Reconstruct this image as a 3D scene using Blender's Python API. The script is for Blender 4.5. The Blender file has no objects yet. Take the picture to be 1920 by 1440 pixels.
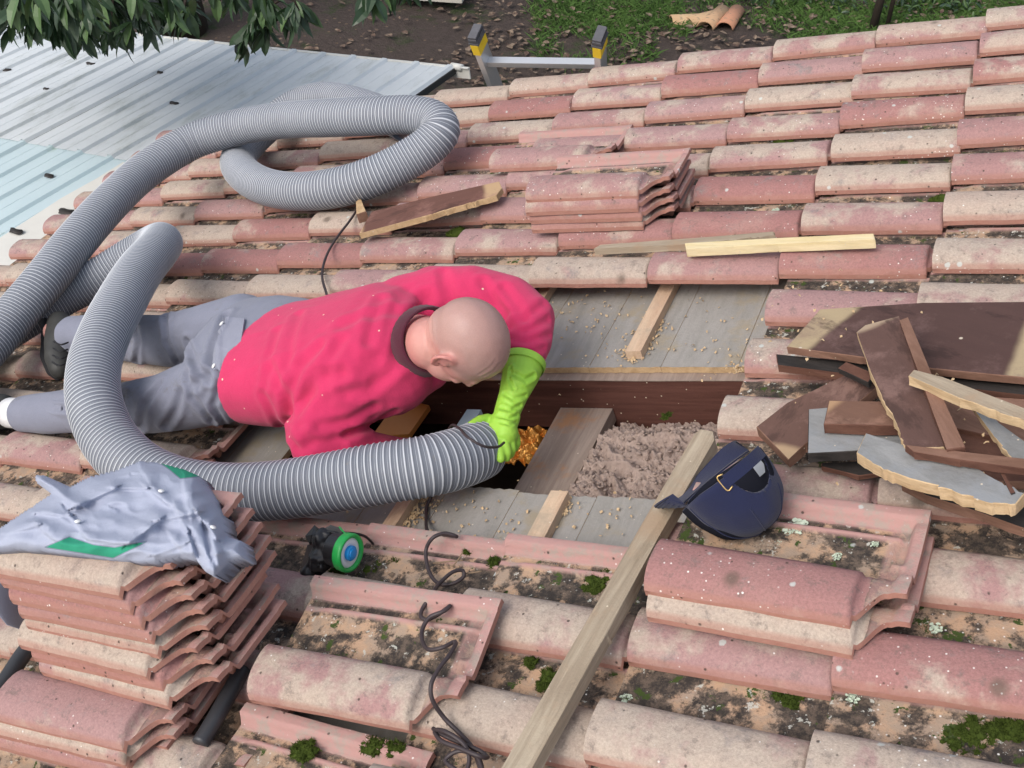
import bpy, bmesh, math, random
import numpy as np
from mathutils import Matrix, Vector, noise as mnoise
from mathutils.bvhtree import BVHTree
random.seed(7); rng = np.random.default_rng(7)
sc = bpy.context.scene
COL = sc.collection
R_ = math.radians

# ------------------------------------------------------------------ camera, sky, sun, exposure
# roof frame: u up the slope, v along the eaves (away from the viewer), n out of the roof
TH = R_(18)
MR = Matrix(((math.cos(TH), 0, -math.sin(TH), 0), (0, 1, 0, 0), (math.sin(TH), 0, math.cos(TH), 0), (0, 0, 0, 1)))
CAMR = np.array([[0.87351316, 0.38633808, -0.29617165], [0.00331519, -0.61311153, -0.78998941], [-0.48678924, 0.68908428, -0.53684177]])
CAMC = np.array([0.41980959, -3.63139396, 1.52267434]); FPX = 2088.68
cam = bpy.data.objects.new('camera', bpy.data.cameras.new('camera')); COL.objects.link(cam)
r3 = MR.to_3x3() @ Matrix(CAMR.T.tolist()) @ Matrix(((1, 0, 0), (0, -1, 0), (0, 0, -1)))
cam.matrix_world = Matrix.Translation(MR @ Vector(CAMC)) @ r3.to_4x4()
cam.data.sensor_width = 36; cam.data.lens = 36 * FPX / 1920; cam.data.clip_start = .05; cam.data.clip_end = 400
sc.camera = cam
W = bpy.data.worlds.new('World'); sc.world = W; W.use_nodes = True
nt = W.node_tree; bg = nt.nodes['Background']; sky = nt.nodes.new('ShaderNodeTexSky'); sky.sky_type = 'NISHITA'
SUN_EL, SUN_ROT = R_(48), R_(205)
sky.sun_disc = False; sky.sun_elevation = SUN_EL; sky.sun_rotation = SUN_ROT; sky.air_density = 1.2; sky.dust_density = 4; sky.ozone_density = 1.0
hsv = nt.nodes.new('ShaderNodeHueSaturation'); hsv.inputs['Saturation'].default_value = .62
nt.links.new(sky.outputs[0], hsv.inputs['Color']); nt.links.new(hsv.outputs[0], bg.inputs[0]); bg.inputs[1].default_value = .15
sl = bpy.data.lights.new('sun', 'SUN'); sl.energy = .8; sl.angle = R_(30); sl.color = (1, .975, .96)
so = bpy.data.objects.new('sun', sl); COL.objects.link(so)
sd = Vector((math.sin(SUN_ROT) * math.cos(SUN_EL), math.cos(SUN_ROT) * math.cos(SUN_EL), math.sin(SUN_EL)))
so.rotation_euler = sd.to_track_quat('Z', 'Y').to_euler()
sc.view_settings.view_transform = 'Standard'; sc.view_settings.look = 'None'; sc.view_settings.gamma = 1
sc.view_settings.exposure = .5

# ------------------------------------------------------------------ helpers
def ray(x, y): return CAMR.T @ np.array([(x - 960) / FPX, (y - 720) / FPX, 1.0])
def T(x, y, h=0.0):                       # point of the roof frame at height h above the tiles
    v = ray(x, y); return CAMC + (h - CAMC[2]) / v[2] * v
def pxm(P): return FPX / (CAMR @ (np.array(P) - CAMC))[2]
def toimg(P):
    X = CAMR @ (np.array(P) - CAMC); return 960 + FPX * X[0] / X[2], 720 + FPX * X[1] / X[2]
MR3 = np.array(MR.to_3x3())
def Wd(x, y, z):                          # point of the world frame at height z
    c = MR3 @ CAMC; v = MR3 @ ray(x, y); return c + (z - c[2]) / v[2] * v
def CV(a, b, c):                          # image-oriented direction (right, down, away) as a roof-frame direction
    v = CAMR.T @ np.array([a, b, c], float); return v / np.linalg.norm(v)
ORG = {}
def place(o, org, frame):
    M = Matrix.Translation(Vector([float(a) for a in org]))
    o.matrix_world = (MR @ M) if frame == 'roof' else M
def setp(o, label=None, cat=None, group=None, kind=None):
    if label: o['label'] = label
    if cat: o['category'] = cat
    if group: o['group'] = group
    if kind: o['kind'] = kind
    return o
def thing(name, label, cat, org, group=None, frame='roof'):
    o = bpy.data.objects.new(name, None); o.empty_display_size = .1; COL.objects.link(o)
    place(o, org, frame); ORG[o.name] = np.array(org, float); return setp(o, label, cat, group)
def link(name, me, parent=None, org=None, frame='roof'):
    o = bpy.data.objects.new(name, me); COL.objects.link(o)
    if parent is not None: o.parent = parent; ORG[o.name] = ORG[parent.name]
    else: place(o, org, frame); ORG[o.name] = np.array(org, float)
    return o
def mk(name, V, F, mats, parent=None, org=None, frame='roof', smooth=False, fm=None, attrs=None):
    V = np.array(V, float)
    if parent is not None: o0 = ORG[parent.name]
    else:
        if org is None: org = np.array([V[:, 0].mean(), V[:, 1].mean(), V[:, 2].min()])
        o0 = np.array(org, float)
    me = bpy.data.meshes.new(name); me.from_pydata((V - o0).tolist(), [], [list(map(int, f)) for f in F])
    if not isinstance(mats, (list, tuple)): mats = [mats]
    for m in mats: me.materials.append(m)
    if fm is not None: me.polygons.foreach_set('material_index', np.array(fm, dtype=np.int32))
    if smooth: me.polygons.foreach_set('use_smooth', np.ones(len(me.polygons), dtype=bool))
    if attrs:
        for k, a in attrs.items():
            at = me.attributes.new(k, 'FLOAT', 'POINT'); at.data.foreach_set('value', np.array(a, dtype=np.float32))
    me.update(); return link(name, me, parent, org, frame)
class MB:
    def __init__(s): s.V = []; s.F = []; s.M = []
    def add(s, V, F, m=0):
        n = len(s.V); s.V += [list(map(float, v)) for v in V]; s.F += [[i + n for i in f] for f in F]; s.M += [m] * len(F); return s
    def box(s, lo, hi, m=0):
        x0, y0, z0 = lo; x1, y1, z1 = hi
        V = [(x0, y0, z0), (x1, y0, z0), (x1, y1, z0), (x0, y1, z0), (x0, y0, z1), (x1, y0, z1), (x1, y1, z1), (x0, y1, z1)]
        return s.add(V, [(0, 3, 2, 1), (4, 5, 6, 7), (0, 1, 5, 4), (1, 2, 6, 5), (2, 3, 7, 6), (3, 0, 4, 7)], m)
    def obox(s, c, ax, half, m=0):        # oriented box, ax = three unit vectors
        c = np.array(c, float); A = [np.array(a, float) * h for a, h in zip(ax, half)]
        V = [c + i * A[0] + j * A[1] + k * A[2] for k in (-1, 1) for i, j in ((-1, -1), (1, -1), (1, 1), (-1, 1))]
        return s.add(V, [(0, 3, 2, 1), (4, 5, 6, 7), (0, 1, 5, 4), (1, 2, 6, 5), (2, 3, 7, 6), (3, 0, 4, 7)], m)
    def tube(s, P, r, n=10, m=0, cap=True):
        P = np.array(P, float); r = np.broadcast_to(np.array(r, float), (len(P),))
        fr = frames(P); V = []
        for p, (t, a, b), rr in zip(P, fr, r):
            for k in range(n):
                an = 2 * math.pi * k / n; V.append(p + rr * (math.cos(an) * a + math.sin(an) * b))
        F = [[i * n + k, i * n + (k + 1) % n, (i + 1) * n + (k + 1) % n, (i + 1) * n + k] for i in range(len(P) - 1) for k in range(n)]
        if cap: F += [list(range(n))[::-1], [(len(P) - 1) * n + k for k in range(n)]]
        return s.add(V, F, m)
    def ball(s, c, rad, ax=None, n=12, m=0):
        rad = np.broadcast_to(np.array(rad, float), (3,)); ax = np.eye(3) if ax is None else np.array(ax, float); c = np.array(c, float)
        V = [c + ax[2] * rad[2]]; F = []
        L = n // 2 + 1
        for i in range(1, L):
            ph = math.pi * i / L
            for k in range(n):
                a = 2 * math.pi * k / n
                V.append(c + ax[0] * rad[0] * math.sin(ph) * math.cos(a) + ax[1] * rad[1] * math.sin(ph) * math.sin(a) + ax[2] * rad[2] * math.cos(ph))
        V.append(c - ax[2] * rad[2]); last = len(V) - 1
        for k in range(n):
            F.append([0, 1 + k, 1 + (k + 1) % n]); b = 1 + (L - 2) * n; F.append([last, b + (k + 1) % n, b + k])
            for i in range(L - 2): F.append([1 + i * n + k, 1 + (i + 1) * n + k, 1 + (i + 1) * n + (k + 1) % n, 1 + i * n + (k + 1) % n])
        return s.add(V, F, m)
    def loft(s, secs, n=28, m=0, p=2.0):  # sections: centre, half-width vector, half-thickness vector
        V = []
        for c, a, b in secs:
            c, a, b = map(lambda q: np.array(q, float), (c, a, b))
            for k in range(n):
                an = 2 * math.pi * k / n; ca, sa = math.cos(an), math.sin(an)
                V.append(c + a * math.copysign(abs(ca) ** (2 / p), ca) + b * math.copysign(abs(sa) ** (2 / p), sa))
        F = [[i * n + k, i * n + (k + 1) % n, (i + 1) * n + (k + 1) % n, (i + 1) * n + k] for i in range(len(secs) - 1) for k in range(n)]
        F += [list(range(n))[::-1], [(len(secs) - 1) * n + k for k in range(n)]]
        return s.add(V, F, m)
    def chain(s, pts, n=14):              # tapered limb: centre, radius
        pts = [(np.array(p, float), r) for p, r in pts]
        for p, r in pts: s.ball(p, r, n=n)
        for (p, r), (q, t) in zip(pts, pts[1:]):
            if np.linalg.norm(q - p) > 1e-4: s.tube([p, q], [r, t], n)
        return s
    def build(s, name, mats, parent=None, **k):
        return mk(name, s.V, s.F, mats, parent, fm=s.M, **k)
def frames(P):
    t = np.gradient(P, axis=0); t /= np.linalg.norm(t, axis=1)[:, None] + 1e-12
    a = np.cross(t[0], [0, 0, 1.0]);
    if np.linalg.norm(a) < .1: a = np.cross(t[0], [1.0, 0, 0])
    out = []
    for i in range(len(P)):
        a = a - t[i] * (a @ t[i]); a /= np.linalg.norm(a); out.append((t[i], a, np.cross(t[i], a)))
    return out
def spline(pts, step):
    P = np.array(pts, float); P = np.vstack([2 * P[0] - P[1], P, 2 * P[-1] - P[-2]]); out = []
    for i in range(1, len(P) - 2):
        p0, p1, p2, p3 = P[i - 1:i + 3]; c = lambda a, b: max(np.linalg.norm(a - b), 1e-4) ** .5
        t0 = 0; t1 = t0 + c(p0, p1); t2 = t1 + c(p1, p2); t3 = t2 + c(p2, p3)
        for t in np.linspace(t1, t2, 24, endpoint=False):
            A1 = (t1 - t) / (t1 - t0) * p0 + (t - t0) / (t1 - t0) * p1; A2 = (t2 - t) / (t2 - t1) * p1 + (t - t1) / (t2 - t1) * p2
            A3 = (t3 - t) / (t3 - t2) * p2 + (t - t2) / (t3 - t2) * p3
            B1 = (t2 - t) / (t2 - t0) * A1 + (t - t0) / (t2 - t0) * A2; B2 = (t3 - t) / (t3 - t1) * A2 + (t - t1) / (t3 - t1) * A3
            out.append((t2 - t) / (t2 - t1) * B1 + (t - t1) / (t2 - t1) * B2)
    out.append(P[-2]); out = np.array(out)
    d = np.r_[0, np.cumsum(np.linalg.norm(np.diff(out, axis=0), axis=1))]
    s = np.linspace(0, d[-1], max(2, int(d[-1] / step) + 1)) if np.isscalar(step) else step(d[-1])
    return np.stack([np.interp(s, d, out[:, i]) for i in range(out.shape[1])], 1)
def skinned(mb, voxel, smooth=4, fac=.5):  # union of the shapes as one continuous surface
    me = bpy.data.meshes.new('tmp'); me.from_pydata(mb.V, [], mb.F); o = bpy.data.objects.new('tmp', me); COL.objects.link(o)
    m = o.modifiers.new('r', 'REMESH'); m.mode = 'VOXEL'; m.voxel_size = voxel
    s = o.modifiers.new('s', 'SMOOTH'); s.iterations = smooth; s.factor = fac
    dg = bpy.context.evaluated_depsgraph_get(); dg.update(); e = o.evaluated_get(dg); m2 = e.to_mesh()
    V = np.empty(len(m2.vertices) * 3, np.float32); m2.vertices.foreach_get('co', V)
    F = [list(p.vertices) for p in m2.polygons]; e.to_mesh_clear(); bpy.data.objects.remove(o); bpy.data.meshes.remove(me)
    return V.reshape(-1, 3).astype(float), F
def normals(V, F):
    me = bpy.data.meshes.new('t'); me.from_pydata(V.tolist(), [], F); me.update(); n = np.empty(len(V) * 3, np.float32)
    me.vertices.foreach_get('normal', n); bpy.data.meshes.remove(me); return n.reshape(-1, 3).astype(float)
def nz(P, s=1.0, o=(0, 0, 0)):
    P = np.asarray(P) * s + np.array(o); return np.array([mnoise.noise(Vector(p)) for p in P])
def bvh(V, F): return BVHTree.FromPolygons([Vector(v) for v in V], F)
def hit(tree, x, y, off=0.0):
    d = Vector(ray(x, y)).normalized(); h = tree.ray_cast(Vector(CAMC), d)
    return None if h[0] is None else (np.array(h[0]) + np.array(h[1]) * off, np.array(h[1]))
def crease(V, F, lines, w=.012, dep=.008):   # press fold lines into cloth
    tr = bvh(V, F); N = normals(V, F); D = np.zeros(len(V))
    for ln in lines:
        ww, dd = (ln[0]) if isinstance(ln[0], tuple) and len(ln[0]) == 2 and abs(ln[0][0]) < 1 else (w, dep)
        pts = ln[1:] if isinstance(ln[0], tuple) and abs(ln[0][0]) < 1 else ln
        H = []
        for (a, b), (c, d) in zip(pts, pts[1:]):
            k = max(2, int(math.hypot(c - a, d - b) / 2.0))
            for t in np.linspace(0, 1, k):
                h = hit(tr, a + (c - a) * t, b + (d - b) * t)
                if h: H.append(h[0])
        if len(H) < 2: continue
        H = np.array(H); lo, hi = H.min(0) - 4 * ww, H.max(0) + 4 * ww
        idx = np.where(((V > lo) & (V < hi)).all(1))[0]
        d2 = np.min(((V[idx][:, None] - H[None]) ** 2).sum(2), axis=1); d = np.sqrt(d2) / ww
        D[idx] += dd * (-np.exp(-d * d) + .75 * np.exp(-((d - 1.9) ** 2) / .8))
    return V + N * D[:, None]

# ------------------------------------------------------------------ materials
class Mt:
    def __init__(s, name, rough=.8, spec=.3):
        s.m = bpy.data.materials.new(name); s.m.use_nodes = True; s.t = s.m.node_tree; s.b = s.t.nodes['Principled BSDF']
        s.b.inputs['Roughness'].default_value = rough; s.b.inputs['Specular IOR Level'].default_value = spec
        tc = s.t.nodes.new('ShaderNodeTexCoord'); s.co = tc.outputs['Object']; s.h = None
    def n(s, ty, **k):
        x = s.t.nodes.new(ty)
        for a, b in k.items(): setattr(x, a, b)
        return x
    def put(s, sock, v):
        if isinstance(v, bpy.types.NodeSocket): s.t.links.new(v, sock)
        elif isinstance(v, (tuple, list)) and len(v) == 3 and sock.type == 'RGBA': sock.default_value = (*v, 1)
        else: sock.default_value = v
    def math(s, op, a, b=0.0, clamp=False):
        x = s.n('ShaderNodeMath', operation=op, use_clamp=clamp); s.put(x.inputs[0], a); s.put(x.inputs[1], b); return x.outputs[0]
    def map(s, sc=(1, 1, 1), rot=(0, 0, 0), co=None):
        x = s.n('ShaderNodeMapping'); x.inputs['Scale'].default_value = sc; x.inputs['Rotation'].default_value = rot
        s.put(x.inputs['Vector'], co or s.co); return x.outputs[0]
    def noise(s, scale, det=4, rough=.6, co=None, dist=0):
        x = s.n('ShaderNodeTexNoise'); x.inputs['Scale'].default_value = scale; x.inputs['Detail'].default_value = det
        x.inputs['Roughness'].default_value = rough; x.inputs['Distortion'].default_value = dist; s.put(x.inputs['Vector'], co or s.co); return x.outputs['Fac']
    def vor(s, scale, co=None, feat='F1', out='Distance', rnd=1.0):
        x = s.n('ShaderNodeTexVoronoi', feature=feat); x.inputs['Scale'].default_value = scale; x.inputs['Randomness'].default_value = rnd
        s.put(x.inputs['Vector'], co or s.co); return x.outputs[out]
    def step(s, v, a, b):                 # smooth ramp a -> b gives 0 -> 1
        x = s.n('ShaderNodeMapRange', interpolation_type='SMOOTHSTEP'); s.put(x.inputs['Value'], v); s.put(x.inputs['From Min'], a); s.put(x.inputs['From Max'], b)
        return x.outputs[0]
    def mix(s, f, a, b, mode='MIX'):
        x = s.n('ShaderNodeMix', data_type='RGBA', blend_type=mode); s.put(x.inputs[0], f); s.put(x.inputs[6], a); s.put(x.inputs[7], b); return x.outputs[2]
    def attr(s, name):
        x = s.n('ShaderNodeAttribute', attribute_name=name); return x.outputs['Fac']
    def col(s, c): s.put(s.b.inputs['Base Color'], c); return s
    def rough(s, r): s.put(s.b.inputs['Roughness'], r); return s
    def bump(s, h, dist=.002, st=1.0):
        x = s.n('ShaderNodeBump'); x.inputs['Distance'].default_value = dist; x.inputs['Strength'].default_value = st
        s.put(x.inputs['Height'], h); s.t.links.new(x.outputs[0], s.b.inputs['Normal']); return s
def tile_mat():
    s = Mt('clay_tile', .88, .25)
    oi = s.n('ShaderNodeObjectInfo'); va = s.n('ShaderNodeVectorMath', operation='MULTIPLY_ADD')
    cb = s.n('ShaderNodeCombineXYZ'); rr = s.math('MULTIPLY', oi.outputs['Random'], 37.0)
    for i in range(3): s.put(cb.inputs[i], rr)
    s.put(va.inputs[0], s.co); va.inputs[1].default_value = (1, 1, 1); s.put(va.inputs[2], cb.outputs[0]); co = va.outputs[0]
    sp = s.n('ShaderNodeSeparateColor'); s.put(sp.inputs[0], oi.outputs['Color']); Rd, Be, Wh = sp.outputs
    red = s.mix(Rd, (.40, .26, .25), (.355, .18, .165))
    n1 = s.noise(7, 5, .65, co, .15)
    be = s.step(s.math('ADD', n1, s.math('MULTIPLY', Be, .34)), .58, .74)
    c = s.mix(be, red, s.mix(s.noise(30, 3, .6, co), (.44, .35, .285), (.52, .45, .37)))
    gy = s.step(s.noise(11, 6, .75, co, 0), .55, .72)
    c = s.mix(s.math('MULTIPLY', gy, .8), c, (.26, .235, .225))
    pe = s.step(s.noise(3.5, 3, .6, co), .5, .72); c = s.mix(s.math('MULTIPLY', pe, .35), c, (.48, .33, .27))
    gr = s.step(s.noise(34, 7, .8, co), .52, .66); c = s.mix(s.math('MULTIPLY', gr, .55), c, (.17, .14, .125))
    c = s.mix(.65, c, s.mix(s.noise(190, 3, .8, co), (.22, .22, .23), (1.45, 1.4, 1.4)), 'MULTIPLY')
    # dirt, lichen and moss in the channel
    pan = s.attr('pan')
    pn = s.noise(13, 7, .72, co, .1)
    pc = s.mix(s.step(s.noise(24, 5, .7, co), .4, .6), (.47, .31, .2), (.36, .27, .2))
    pc = s.mix(s.step(pn, .43, .53), pc, s.mix(s.step(s.noise(50, 5, .8, co), .4, .65), (.04, .034, .03), (.14, .105, .08)))
    pc = s.mix(s.step(s.noise(19, 5, .7, s.map((1, 1, 1), (0, 0, 1), co)), .60, .63), pc, (.05, .075, .018))
    pc = s.mix(s.math('MULTIPLY', s.step(s.noise(45, 4, .7, co), .62, .66), .8), pc, (.52, .52, .46))
    edge = s.step(s.math('ADD', pan, s.math('MULTIPLY', s.math('SUBTRACT', s.noise(30, 4, .7, co), .5), .9)), .42, .58)
    c = s.mix(edge, c, pc)
    c = s.mix(s.attr('raw'), c, s.mix(s.noise(60, 4, .7, co), (.35, .15, .11), (.44, .25, .20)))
    rimc = s.mix(s.step(s.noise(30, 5, .7, co), .45, .65), (.43, .25, .225), (.35, .28, .24))
    c = s.mix(s.attr('rim'), c, rimc)
    # white lichen flecks, dark pits, round dark lichens
    v = s.vor(95, co); wm = s.step(s.noise(5, 3, .6, co), .62, .42)
    f = s.math('MULTIPLY', s.step(s.math('ADD', v, s.math('MULTIPLY', s.noise(70, 2, .6, co), .25)), .33, .22), s.math('GREATER_THAN', s.vor(95, co, out='Color'), s.math('SUBTRACT', .88, s.math('MULTIPLY', Wh, .33))))
    c = s.mix(s.math('MULTIPLY', f, s.math('MULTIPLY', wm, .9)), c, (.78, .76, .72))
    v3 = s.vor(26, co); f3 = s.math('MULTIPLY', s.step(s.math('ADD', v3, s.math('MULTIPLY', s.noise(90, 3, .6, co), .2)), .3, .22), s.math('GREATER_THAN', s.vor(26, co, out='Color'), s.math('SUBTRACT', .92, s.math('MULTIPLY', Wh, .22))))
    c = s.mix(s.math('MULTIPLY', f3, .8), c, (.50, .53, .50))
    v2 = s.vor(55, co); f2 = s.math('MULTIPLY', s.step(v2, .2, .08), s.math('GREATER_THAN', s.vor(55, co, out='Color'), .74))
    c = s.mix(s.math('MULTIPLY', f2, .85), c, (.07, .055, .045))
    v4 = s.vor(9, co); f4 = s.math('MULTIPLY', s.step(s.math('ADD', v4, s.math('MULTIPLY', s.noise(40, 3, .6, co), .12)), .26, .1), s.math('GREATER_THAN', s.vor(9, co, out='Color'), .72))
    c = s.mix(s.math('MULTIPLY', f4, .75), c, (.12, .09, .07))
    s.col(c)
    h = s.math('ADD', s.math('MULTIPLY', s.noise(180, 4, .75, co), .6), s.math('ADD', s.math('MULTIPLY', pn, s.math('MULTIPLY', pan, 1.6)), s.noise(20, 5, .6, co)))
    h = s.math('SUBTRACT', h, s.math('MULTIPLY', f2, .6)); s.bump(h, .0035, .8)
    return s.m
M = {}
M['tile'] = tile_mat()
def wood(name, a, b, sc=(3, 40, 40), light=None, stain=None, rough=.8, rot=(0, 0, 0)):
    s = Mt(name, rough, .25); co = s.map(sc, rot)
    g = s.noise(1, 6, .7, co, .6); c = s.mix(s.step(g, .35, .65), a, b)
    c = s.mix(.5, c, s.mix(s.noise(3, 4, .8, co), (.5, .5, .5), (1.3, 1.3, 1.3)), 'MULTIPLY')
    if stain: c = s.mix(s.step(s.noise(6, 5, .7), .5, .68), c, stain)
    if light: c = s.mix(s.math('MULTIPLY', s.step(s.noise(4.5, 2, .5), .62, .72), .9), c, light)
    k = s.vor(60); c = s.mix(s.math('MULTIPLY', s.step(k, .14, .08), s.math('GREATER_THAN', s.vor(60, out='Color'), .75)), c, (.6, .52, .4))
    s.col(c); s.bump(s.math('ADD', g, s.noise(80, 4, .7)), .0025, .7); return s.m
M['deck'] = wood('weathered_deck', (.27, .255, .23), (.32, .30, .275), (16, 2.5, 30), stain=(.30, .255, .19))
M['deck_cut'] = wood('sawn_wood', (.42, .28, .15), (.54, .38, .22), (30, 30, 30))
M['batten'] = wood('batten_wood', (.50, .34, .23), (.62, .46, .32), (40, 4, 40), stain=(.42, .33, .24))
M['rafter'] = wood('dark_rafter', (.075, .030, .022), (.12, .05, .038), (2, 30, 30))
M['purlin'] = wood('worn_board', (.25, .19, .155), (.33, .26, .215), (30, 2.5, 30), stain=(.36, .19, .10))
M['brown'] = wood('brown_board', (.10, .045, .032), (.15, .072, .05), (3, 20, 20))
M['brown2'] = wood('mid_brown_board', (.17, .09, .06), (.25, .14, .10), (3, 20, 20))
M['raw'] = wood('fresh_split_wood', (.46, .32, .18), (.62, .46, .28), (5, 40, 40))
M['pine'] = wood('pine', (.68, .55, .30), (.75, .63, .40), (4, 50, 50), rough=.6)
M['grey'] = wood('grey_board', (.21, .21, .205), (.30, .30, .295), (3, 14, 14), stain=(.25, .26, .27))
M['plank'] = wood('old_plank', (.29, .23, .165), (.42, .35, .26), (2.2, 45, 45), stain=(.34, .25, .17))
M['black'] = wood('charred_board', (.02, .018, .017), (.045, .038, .035), (3, 20, 20))
def plain(name, c, rough=.6, spec=.4, n=.0, scale=60, b=0, metal=0, bs=.001):
    s = Mt(name, rough, spec); c2 = tuple(x * (1 - n) for x in c); c1 = tuple(min(1, x * (1 + n)) for x in c)
    s.col(s.mix(s.noise(scale, 5, .65), c2, c1)); s.b.inputs['Metallic'].default_value = metal
    if b: s.bump(s.noise(scale * 1.3, 5, .7), bs, b)
    return s.m

# ------------------------------------------------------------------ the house roof (deck, rafters, battens, walls)
PU, PV = .36, .208
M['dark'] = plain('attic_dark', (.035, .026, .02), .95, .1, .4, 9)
M['render'] = plain('wall_render', (.5, .45, .38), .9, .2, .1, 8, .4)
M['foil'] = None
roof = thing('house_roof', 'timber roof deck of the house, grey boards and battens laid bare around the open hole', 'roof', (-1, -1.8, -.4))
HU0, HU1, HV0, HV1 = -1.50, -.33, -2.0, -1.525
def slab(name, u0, u1, v0, v1, n0, n1, mats, fm=None, jag=0, parent=roof):
    mb = MB(); nn = 14; V = []
    rr = lambda: random.uniform(-jag, jag)
    rowa = [(u0 + (u1 - u0) * i / nn, v0 + rr()) for i in range(nn + 1)]; rowb = [(u0 + (u1 - u0) * i / nn, v1 + rr()) for i in range(nn + 1)]
    for a, b in zip(rowa, rowb): V += [(*a, n0), (*b, n0), (*b, n1), (*a, n1)]
    F = []; m = []
    for i in range(nn):
        for k in range(4): F.append([4 * i + k, 4 * i + 4 + k, 4 * i + 4 + (k + 1) % 4, 4 * i + (k + 1) % 4]); m.append(0 if k in (0, 2) else 1)
    F += [[0, 1, 2, 3], [4 * nn + 3, 4 * nn + 2, 4 * nn + 1, 4 * nn]]; m += [1, 1]
    return mk(name, V, F, mats, parent, fm=m)
u = -2.35; DM = [M['deck'], M['deck_cut']]
while u < .1:
    w = random.choice((.17, .19, .2)); g = .0005 + random.random() * .0006; dz = random.uniform(-.0004, .0004)
    a, b = u + g, u + w - g
    if b < HU0 or a > HU1: slab('deck_board', a, b, -2.62, -1.0, -.08, -.062 + dz, DM, jag=.002)
    else:
        slab('deck_board', a, b, -2.62, HV0 + random.uniform(-.008, .004), -.08, -.062 + dz, DM, jag=.0025)
        slab('deck_board', a, b, HV1 + random.uniform(-.002, .002), -1.0, -.08, -.062 + dz, DM, jag=.0015)
    u += w
b = MB()                                   # sheathing hidden under the laid tiles
for lo, hi in (((-3.66, -3.9, -.085), (-2.352, .44, -.066)), ((.12, -3.9, -.085), (1.6, .44, -.066)), ((-2.35, -3.9, -.085), (.118, -2.624, -.066)), ((-2.35, -.998, -.085), (.118, .44, -.066))): b.box(lo, hi)
b.build('sheathing', M['deck'], roof)
slab('rafter', -2.2, -.05, -1.553, -1.50, -.245, -.084, [M['rafter'], M['rafter']])
# grey worn top of the rafter
slab('rafter_top', -2.19, -.05, -1.555, -1.498, -.0838, -.0815, [M['purlin'], M['purlin']], jag=.002)
slab('rafter', -2.2, -.05, -2.12, -2.06, -.27, -.084, [M['rafter'], M['rafter']])
mb = MB(); t0, t1 = np.array((-.848, -2.10, -.195)), np.array((-.848, -1.55, -.195))
mb.obox((t0 + t1) / 2, ((1, 0, 0), (0, 1, 0), (0, 0, 1)), (.076, .27, .02)); mb.build('purlin', M['purlin'], roof)
mb = MB(); mb.box((-.955, -2.06, -.26), (-.926, -1.56, -.22)); mb.build('purlin_foot', M['rafter'], roof)
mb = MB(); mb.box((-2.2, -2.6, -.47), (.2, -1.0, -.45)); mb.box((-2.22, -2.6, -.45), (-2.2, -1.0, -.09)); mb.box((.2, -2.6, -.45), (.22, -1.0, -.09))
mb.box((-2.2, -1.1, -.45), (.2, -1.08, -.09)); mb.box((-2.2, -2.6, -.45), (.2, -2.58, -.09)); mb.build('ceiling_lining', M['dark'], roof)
for k in range(-6, 1):                     # one batten per course
    uu = k * PU + (.02 if k > -3 else -.005)
    far = (HV1 + .05, -1.02) if k in (-3,) else (HV1 + .02 + random.uniform(0, .03), -1.02)
    mb = MB(); wq = random.uniform(.018, .022)
    if k > -5 and k < -1 or k == -2: mb.box((uu - wq, far[0], -.0605), (uu + wq, far[1], -.036)); mb.build('batten', M['batten'], roof)
    mb = MB(); 
    if -6 < k < 0: mb.box((uu - wq, -2.27, -.0605), (uu + wq, HV0 - random.uniform(.005, .03), -.036)); mb.build('batten', M['batten'], roof)
# walls of the house below the roof (world frame)
mb = MB(); mb.box((-3.25, -6, -3.1), (-3.05, .15, -1.18)); mb.build('eaves_wall', M['render'], roof) if False else None
def wall(name, V, F): return mk(name, [(MR.inverted() @ Vector(v)) for v in V], F, M['render'], roof)
bxF = [(0, 3, 2, 1), (4, 5, 6, 7), (0, 1, 5, 4), (1, 2, 6, 5), (2, 3, 7, 6), (3, 0, 4, 7)]
wall('eaves_wall', [(-3.0, -6, -3.1), (-2.8, -6, -3.1), (-2.8, .02, -3.1), (-3.0, .02, -3.1), (-3.0, -6, -1.5), (-2.8, -6, -1.5), (-2.8, .02, -1.5), (-3.0, .02, -1.5)], bxF)
wall('gable_wall', [(-3.0, .025, -3.1), (1.4, .025, -3.1), (1.4, .225, -3.1), (-3.0, .225, -3.1), (-3.0, .025, -1.13), (1.4, .025, .3), (1.4, .225, .3), (-3.0, .225, -1.13)], bxF)

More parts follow.
